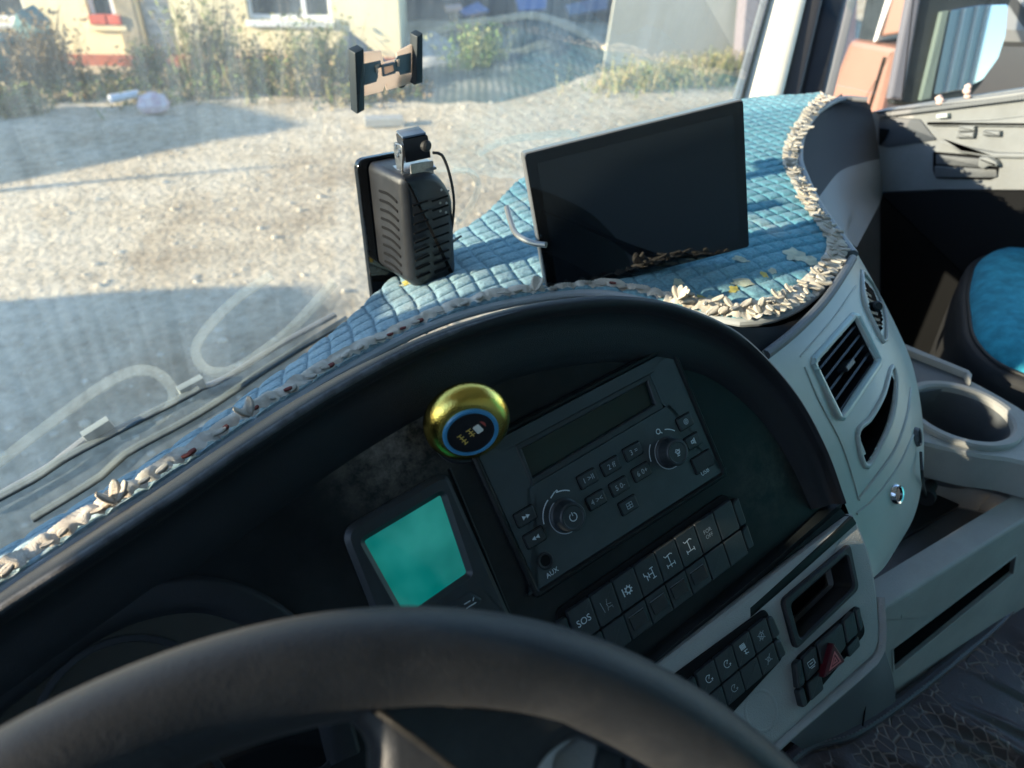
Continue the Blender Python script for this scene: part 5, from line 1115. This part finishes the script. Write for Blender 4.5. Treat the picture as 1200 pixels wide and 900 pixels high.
strip([(1096, 181), (1150, 186), (1151, 197), (1096, 193)], 0, .008, gray_dark, 'handle_lever', .003)
strip([(1146, 184), (1158, 184), (1168, 190), (1169, 196), (1158, 195), (1152, 199), (1145, 196)], 0, .020, door_m, 'door_handle', .005)
for q in ([(1097, 134), (1110, 133), (1110, 138), (1097, 139)],): strip(q, .0, .014, M('clear_button', (.55, .60, .58), .3), 'door_badge', .001, .001)
for q in ([(1123, 148), (1142, 148), (1142, 154), (1122, 155)], [(1122, 156), (1142, 155), (1140, 162), (1120, 162)], [(1152, 153), (1172, 154), (1171, 160), (1151, 159)]): strip(q, .0, .012, door_m, 'window_switch', .002, .001)
strip([(1030, 226), (1100, 223), (1420, 225), (1420, 600), (1030, 600)], 0, .012, black_deep, 'lower_trim', .006)
pinks = M('pink_scrap', (.72, .42, .38), .7, col2=(.75, .65, .55), vscale=300)
for (x, y), lab in (((1100, 118), 'small cream and pink knotted scrap on the door sill'), ((1133, 107), 'smaller pink scrap farther along the door sill by the mirror')):
    c0 = np.array(DO.w(*DO.px(x, y, .004), .004)); mb = MB()
    for k in range(5): q = c0+np.array([RNG.normal()*.003, RNG.normal()*.006, RNG.normal()*.005]); loft([[q+np.array([cos(a)*r, sin(a)*r*1.2, z]) for a in np.linspace(0, 2*pi, 9, endpoint=False)] for r, z in ((.001, -.006), (.005, -.003), (.006, .001), (.003, .005), (.001, .006))], mb, closed=True, cap=True)
    mb.build('cloth_scrap', pinks, label=lab, cat='scrap')
pw = MB(); prism(Frame((1.70, .5, -.3), (0, -1, 0), (0, 0, 1)), rect(-.55, -.06, 1.1, 1.0), -.002, .002, 0, pw).build('side_window', glass_side, DR, smooth=False)

# ================================================================== SIDE MIRROR (outside the passenger window)
SM = empty('side_mirror', P(1120, 110, 2.1), 'large dark side mirror outside the passenger window reflecting blue sky', 'mirror')
_v = ray(1130, 60)/np.linalg.norm(ray(1130, 60)); _r = np.array([-.085, -.98, .09]); _n = _r-_v; _n /= np.linalg.norm(_n); _a = np.cross([0, 0, 1.], _n)
MFm = Frame(P(1130, 60, 2.1), _a, np.cross(_n, _a))
hous = M('mirror_housing', (.018, .023, .026), .4, var=.1)
def mp2(L, c=0): return MFm.pxs(L, c)
prism(MFm, rnd(mp2([(1084, -60), (1220, -60), (1186, 8), (1180, 58), (1154, 100), (1128, 128), (1048, 124), (1072, 40)]), .012, 5), -.05, -.012, .012).build('housing', hous, SM)
prism(MFm, rnd(mp2([(1072, -40), (1086, -40), (1058, 118), (1042, 116)], .0), .004, 4), -.02, .004, .008).build('housing_edge', M('mirror_edge', (.13, .13, .16), .4), SM)
prism(MFm, rnd(mp2([(1104, 14), (1113, 12), (1091, 116), (1079, 118)], .006), .002, 4), -.02, .006, .003).build('glass_frame', M('mirror_frame', (.12, .16, .15), .4), SM)
mg = rnd(mp2([(1114, 12), (1148, 6), (1181, 5), (1178, 42), (1170, 68), (1152, 93), (1128, 105), (1094, 111)], .0), .006, 5)
prism(MFm, mg, -.012, .0, .001).build('mirror_glass', M('mirror_surface', (.85, .88, .9), .015, metal=1), SM)
bl_ = MB(); q = MFm.w(*MFm.px(1186, 66, .02), .02); 
# rounded end of a second mirror behind
prism(MFm, rnd(mp2([(1186, -70), (1300, -70), (1300, 60), (1208, 58), (1178, 44), (1176, 20)]), .03, 6), -.5, -.25, .05).build('round_housing', M('mirror_back_grey', (.38, .38, .39), .35, coat=.3), SM)

# ================================================================== NEIGHBOUR TRUCK (salmon cab)
NF = Frame((3.6, 2.0, -1.4), (0, -1, 0), (0, 0, 1))
NTK = empty('parked_truck', (4.6, 2.6, GZ), 'salmon pink truck cab parked on the right beyond the pillar', 'truck')
def npx(L, c=0): return NF.pxs(L, c)
q = npx([(975, 150), (1045, 150), (1052, 44), (997, 56)]); yl = q[0][0]; yr = q[1][0]
ybelt = (q[2][1]+q[3][1])/2
cabp = [(q[3][0]-.05, ybelt), (q[2][0], ybelt), (q[2][0]+.02, -1.05), (q[0][0]-.25, -1.05)]
prism(NF, rnd([(yl-.30, -.95), (yr+.02, -.95), (q[2][0]+.02, ybelt), (q[3][0]-.02, ybelt)], .03, 4), -2.2, 0, .03).build('cab_body', salmon, NTK)
prism(NF, rnd(npx([(1000, 52), (1024, 48), (1042, -6), (1018, -40)]), .03, 4), -.5, -.03, .01).build('side_window', pane_m, NTK)
prism(NF, rnd(npx([(1031, 43), (1055, 39), (1090, -60), (1060, -60)]), .01, 4), -.5, .0, .01).build('door_pillar', salmon, NTK)
prism(NF, npx([(1024, 50), (1029, 47), (1053, -20), (1046, -24)]), -.4, .012, .005).build('window_trim', M('trim_white', (.7, .68, .66), .5), NTK, smooth=False)
prism(NF, rect(npx([(1040, 100)])[0][0]-.06, -.9, npx([(1040, 100)])[0][0]-.045, ybelt-.05), 0, .004, .001).build('door_gap', black_deep, NTK, smooth=False)
for yy in (2.9, 2.0): pass
for k, yc in enumerate((2.0-(yl+yr)/2+.2,)):
    for xx in (3.75, 5.5): revolve((xx, yc, GZ+.5), (1, 0, 0), [(.0, -.12), (.3, -.12), (.5, -.14), (.52, 0), (.5, .14), (.3, .12), (0, .12)], 28).build('wheel', rubber, NTK)
aabb(3.7, 5.7, yc-2.4, yc+1.0, GZ+.5, GZ+.8).build('chassis', black_deep, NTK, smooth=False)
# own load box and a row of things behind the cab, seen in the mirror
LB = empty('cargo_box', (.5, -4, -1.6), 'tall teal cargo box of this truck, seen only in the side mirror', 'cargo box')
aabb(-.8, 1.85, -7.5, -1.15, -1.5, 1.2, bev=.02).build('box_wall', M('teal_box', (.015, .10, .13), .5, var=.1), LB, smooth=False)
for k in range(6): aabb(1.85, 1.88, -1.3-k*1.1, -1.24-k*1.1, -1.5, 1.2).build('box_rib', M('rib_white', (.6, .6, .58), .5) if k == 0 else bpy.data.materials['rib_white'], LB, smooth=False)

# ================================================================== CONSOLE WITH CUP HOLDER
CN = empty('console', (1.0, .2, -1.1), 'grey moulded passenger console with cup holder, tray and slotted front', 'console')
zt = -.60
HF2 = lambda z: Frame((0, 0, z), (1, 0, 0), (0, 1, 0))
def hz_(L, z): return [tuple(Z(x, y, z)[:2]) for x, y in L]
top = rnd(hz_([(1040, 404), (1060, 410), (1130, 441), (1178, 466), (1262, 520), (1262, 560), (1185, 538), (1150, 535), (1060, 514)], zt), [.01, .01, .02, .05, .02, .02, .02, .02, .01], 5)
hc = Z(1125, 487, zt)[:2]; e1 = Z(1072, 487, zt)[:2]; hr = np.linalg.norm(np.array(e1)-hc)*.98
def plate_hole2(Fm, outer, ctr, r, c0, c1, n=72):
    O_ = resample([(*p, 0) for p in (outer if area2(outer) > 0 else outer[::-1])], n, closed=True)[:, :2]; ang = np.arctan2(O_[:, 1]-ctr[1], O_[:, 0]-ctr[0]); H_ = np.stack([ctr[0]+r*np.cos(ang), ctr[1]+r*np.sin(ang)], 1)
    I_ = np.array(inset([tuple(p) for p in O_], .004)); rings = [(O_, c0), (O_, c1-.004), (I_, c1), (H_, c1), (H_, c0)]
    V = [Fm.w(u, v, c) for rr, c in rings for u, v in rr]; Fc = [(a*n+i, a*n+(i+1) % n, (a+1)*n+(i+1) % n, (a+1)*n+i) for a in range(4) for i in range(n)]
    return MB().add(V, Fc)
plate_hole2(HF2(zt), top, hc, hr*.99, -.055, 0).build('cup_shelf', gray_con, CN, angle=35)
O3 = np.array([hc[0], hc[1], zt])
revolve(O3, (0, 0, 1), [(hr*1.20, -.002), (hr*1.20, .005), (hr*1.17, .008), (hr*1.05, .008), (hr*1.0, .005), (hr*.985, -.004)], 56, cap=False).build('cup_ring', gray_con, CN, angle=25)
revolve(O3, (0, 0, 1), [(hr*.985, -.003), (hr*.97, -.010), (hr*.93, -.085), (hr*.6, -.088), (.001, -.088)], 56, cap=False).build('cup_well', gray_dark, CN, angle=50)
# raised back wall of the shelf with shallow bay
bw_ = rnd(hz_([(1048, 400), (1132, 437), (1134, 452), (1068, 462), (1050, 440)], zt), .004, 3); prism(HF2(zt), bw_, -.02, .001, 0).build('bay_floor', gray_dark, CN)
wl = hz_([(1045, 405), (1132, 441), (1136, 446), (1134, 456), (1129, 444), (1048, 412)], zt); prism(HF2(zt), wl, 0, .012, .002).build('bay_wall', gray_con, CN, angle=35)
# tray
zr = -.685
rim_o = rnd(hz_([(1020, 705), (1060, 694), (1262, 572), (1262, 560), (1160, 548), (1060, 540), (1000, 600)], zr), [.01, .01, .02, .02, .02, .02, .02], 4)
tr_o = rnd(hz_([(1018, 722), (1262, 580), (1262, 545), (1060, 535), (1000, 600)], zr), .01, 8); tr_i = rnd(hz_([(1030, 712), (1060, 703), (1188, 614), (1190, 590), (1170, 580), (1060, 560), (1010, 620)], zr), [.01, .01, .02, .02, .02, .01, .01], 8)
def ring2(Fm, o, i, c0, c1, dep, n=90):
    O_ = resample([(*p, 0) for p in (o if area2(o) > 0 else o[::-1])], n, closed=True)[:, :2]; I_ = resample([(*p, 0) for p in (i if area2(i) > 0 else i[::-1])], n, closed=True)[:, :2]
    k = int(np.argmin(np.linalg.norm(I_-O_[0], axis=1))); I_ = np.roll(I_, -k, 0); I2 = np.array(inset([tuple(p) for p in I_], .006)); I1 = np.array(inset([tuple(p) for p in I_], -.003)); O1 = np.array(inset([tuple(p) for p in O_], .003))
    rings = [(O_, c0), (O_, c1-.003), (O1, c1), (I1, c1), (I_, c1-.003), (I2, dep)]; V = [Fm.w(u, v, c) for rr, c in rings for u, v in rr]
    Fc = [(a*n+j, a*n+(j+1) % n, (a+1)*n+(j+1) % n, (a+1)*n+j) for a in range(5) for j in range(n)]; Fc.append(tuple(5*n+j for j in range(n))); return MB().add(V, Fc)
ring2(HF2(zr), tr_o, tr_i, -.005, 0, -.030).build('tray', gray_con, CN, angle=40)
prism(HF2(zr-.030), inset(tr_i, .012), .0005, .003, .001).build('tray_liner', gray_dark, CN)
# slotted front wall
fa, fb = Z(1018, 730, zr), Z(1262, 588, zr); WFm = Frame(fa, (fb-fa), (0, .10, 1))
if WFm.n@FW > 0: WFm.n = -WFm.n
wp = rnd(WFm.pxs([(1013, 728), (1270, 566), (1262, 690), (1222, 730), (1000, 905)], .0), [.004, .01, .02, .03, .01], 4); so2 = rnd(WFm.pxs([(1047, 760), (1190, 652), (1187, 672), (1048, 786)], .0), .002, 4)
def plate_hole3(Fm, o, h, c0, c1, n=120):
    O_ = resample([(*p, 0) for p in (o if area2(o) > 0 else o[::-1])], n, closed=True)[:, :2]; H_ = resample([(*p, 0) for p in (h if area2(h) > 0 else h[::-1])], n, closed=True)[:, :2]
    k = int(np.argmin(np.linalg.norm(H_-O_[0], axis=1))); H_ = np.roll(H_, -k, 0); H1 = np.array(inset([tuple(p) for p in H_], -.004))
    rings = [(O_, c0), (O_, c1-.002), (np.array(inset([tuple(p) for p in O_], .003)), c1), (H1, c1), (H_, c1-.004), (H_, c1-.04)]; V = [Fm.w(u, v, c) for rr, c in rings for u, v in rr]
    return MB().add(V, [(a*n+j, a*n+(j+1) % n, (a+1)*n+(j+1) % n, (a+1)*n+j) for a in range(5) for j in range(n)])
CF = prism(WFm, wp, -.035, 0, .004).build('console_front', gray_con, CN, angle=40)
carve(CF, prism(WFm, so2, -.06, .02, 0), gray_con)
rim(WFm, inset(so2, -.0035), so2, -.002, .0008, .0006, -.02).build('slot_lip', gray_con, CN, angle=50)
rim(WFm, so2, inset(so2, .0007), -.036, -.005, .0003, -.036).build('slot_liner', black_deep, CN, smooth=False)
prism(WFm, inset(so2, -.01), -.06, -.036, 0).build('slot_back', M('slot_green', (.015, .035, .032), .5), CN, smooth=False)
# black slab and plug in the tray
prism(HF2(zr-.02), rnd(hz_([(1076, 568), (1126, 590), (1052, 634), (1028, 650), (1000, 640)], zr-.015), .003, 3), -.003, .003, .001).build('black_slab', black_soft, label='flat black slab lying in the console tray beside the pod', cat='slab')
pc = Z(1090, 575, -.668); PL = empty('power_plug', pc, 'black power plug with a cable hanging beside the grey pod', 'plug')
tube([pc+np.array([-.016, -.002, .002]), pc+np.array([.016, .006, -.002])], .0085, 16).build('plug_body', rubber, PL); tube([pc+np.array([-.024, -.004, .003]), pc+np.array([-.014, -.002, .002])], .012, 16).build('plug_flange', rubber, PL)
tube(resample([P(1079, 530, .775), P(1080, 545, .77), P(1081, 560, .775), pc+np.array([-.02, -.003, .003])], 12), .0016, 8).build('cord', rubber, PL)

# ================================================================== PATTERNED LEATHER COVER
def leather_mat():
    m, nt, b = mk('crocodile_leather'); L = nt.links.new; tc = N(nt, 'ShaderNodeTexCoord'); mp = N(nt, 'ShaderNodeMapping'); mp.inputs['Scale'].default_value = (1.0, .7, 1); mp.inputs['Rotation'].default_value = (0, 0, .5); L(tc.outputs['Object'], mp.inputs[0])
    v = N(nt, 'ShaderNodeTexVoronoi', i_Scale=78.0, i_Randomness=.75, feature='DISTANCE_TO_EDGE'); L(mp.outputs[0], v.inputs['Vector'])
    n = N(nt, 'ShaderNodeTexNoise', i_Scale=12.0, i_Detail=5.0); L(tc.outputs['Object'], n.inputs['Vector']); n2 = N(nt, 'ShaderNodeTexNoise', i_Scale=350.0, i_Detail=3.0); L(tc.outputs['Object'], n2.inputs['Vector'])
    e = ramp(nt, v.outputs[0], [(.03, (0, 0, 0)), (.10, (1, 1, 1))])
    mx = N(nt, 'ShaderNodeMix', data_type='RGBA'); L(e, mx.inputs[0]); mx.inputs[6].default_value = (.22, .14, .12, 1); mx.inputs[7].default_value = (.062, .034, .034, 1)
    L(mx.outputs[2], b.inputs['Base Color']); b.inputs['Roughness'].default_value = .42; b.inputs['Specular IOR Level'].default_value = .35
    mk_ = ramp(nt, n.outputs[0], [(.47, (0, 0, 0)), (.53, (1, 1, 1))])
    e2 = N(nt, 'ShaderNodeMix', data_type='RGBA'); L(mk_, e2.inputs[0]); e2.inputs[6].default_value = (1, 1, 1, 1); L(e, e2.inputs[7]); L(e2.outputs[2], mx.inputs[0])
    v2 = N(nt, 'ShaderNodeTexVoronoi', i_Scale=520.0); L(tc.outputs['Object'], v2.inputs['Vector'])
    a = N(nt, 'ShaderNodeMath', operation='MULTIPLY_ADD'); L(v2.outputs[0], a.inputs[0]); a.inputs[1].default_value = .35; L(e2.outputs[2], a.inputs[2])
    bp = N(nt, 'ShaderNodeBump', i_Strength=.6, i_Distance=.0015); bp.invert = False; L(a.outputs[0], bp.inputs['Height']); L(bp.outputs[0], b.inputs['Normal']); return m
lea = leather_mat()
LC = empty('leather_cover', (.8, 0, -.9), 'dark brown crocodile patterned leather cover with a stitched border over the engine box', 'cover')
bd = [(925, 890), (950, 872), (1000, 858), (1060, 818), (1130, 762), (1180, 715), (1205, 660), (1235, 600)]
zb = -.885
rows = []; B0 = resample([Z(x, y, zb) for x, y in bd], 120)
for t in np.linspace(0, 1, 90):
    r = []
    for i, q in enumerate(B0):
        dn = np.array([.25, -.55, 0])*t; z = -.12*t**1.3-.02*t; fold = min(1, t*6)*(.012*max(0, sin(i*.21+1.1*sin(t*4)+.9*noise.noise((i*.05, t*2, 4))))**10+.007*max(0, sin(i*.55-2*t+2.0*noise.noise((i*.06, t*3, 1))))**14+.008*noise.noise((i*.07, t*4, 2)))
        r.append(q+dn+np.array([0, 0, z+fold-.004]))
    rows.append(r)
loft(rows).build('leather_sheet', lea, LC, angle=180)
tube([q+np.array([0, 0, .002]) for q in B0], .0085, 10, flat=.5).build('border_roll', M('border_leather', (.045, .032, .038), .4, bump=.4, bscale=500), LC)
st = MB()
Lb = np.r_[0, np.cumsum(np.linalg.norm(np.diff(B0, axis=0), axis=1))]
for s in np.arange(.01, Lb[-1]-.01, .0065):
    p = np.array([np.interp(s, Lb, B0[:, k]) for k in range(3)]); q = np.array([np.interp(s+.0035, Lb, B0[:, k]) for k in range(3)]); o = np.array([-.0015, -.003, .0063]); tube([p+o, q+o], .0007, 5, st)
st.build('stitching', M('stitch', (.16, .12, .13), .8), LC)

# ================================================================== PASSENGER SEAT
ST = empty('passenger_seat', (1.45, .0, -1.2), 'passenger seat with bright blue fabric cushion and dark piped side', 'seat')
zs = -.60
blue = rnd(hz_([(1240, 292), (1175, 292), (1143, 306), (1134, 345), (1140, 395), (1165, 424), (1215, 445), (1400, 500), (1500, 330)], zs), [.02, .06, .06, .05, .05, .05, .05, .05, .05], 8)
dark = inset(blue if area2(blue) > 0 else blue[::-1], -.012)
mb = MB(); FS = HF2(zs); b0 = blue if area2(blue) > 0 else blue[::-1]; n = len(b0); cB = np.mean(b0, axis=0); rings = []
for f, c in ((1.0, -.03), (1.0, -.006), (.985, .004), (.95, .014), (.88, .024), (.75, .033), (.5, .038), (.2, .040)): rings.append([FS.w(*(cB+(np.array(p)-cB)*f), c) for p in b0])
loft(rings, mb, closed=True, cap=True); mb.build('seat_cushion', seat_blue, ST, angle=180)
rings = []
for f, c in ((.97, -.35), (1.02, -.12), (1.02, -.03), (1.0, -.008), (.97, -.004)): rings.append([FS.w(*(cB+(np.array(p)-cB)*f), c) for p in dark])
loft(rings, closed=True, cap=True).build('seat_side', M('seat_black', (.018, .018, .020), .7, bump=.5, bscale=700), ST, angle=180)
tube([FS.w(*p, -.002) for p in b0[::2]], .0035, 8, closed=True).build('seat_piping', rubber, ST)
aabb(1.15, 1.64, -.62, -.48, -.75, .25, bev=.03).build('seat_back', seat_blue, ST)
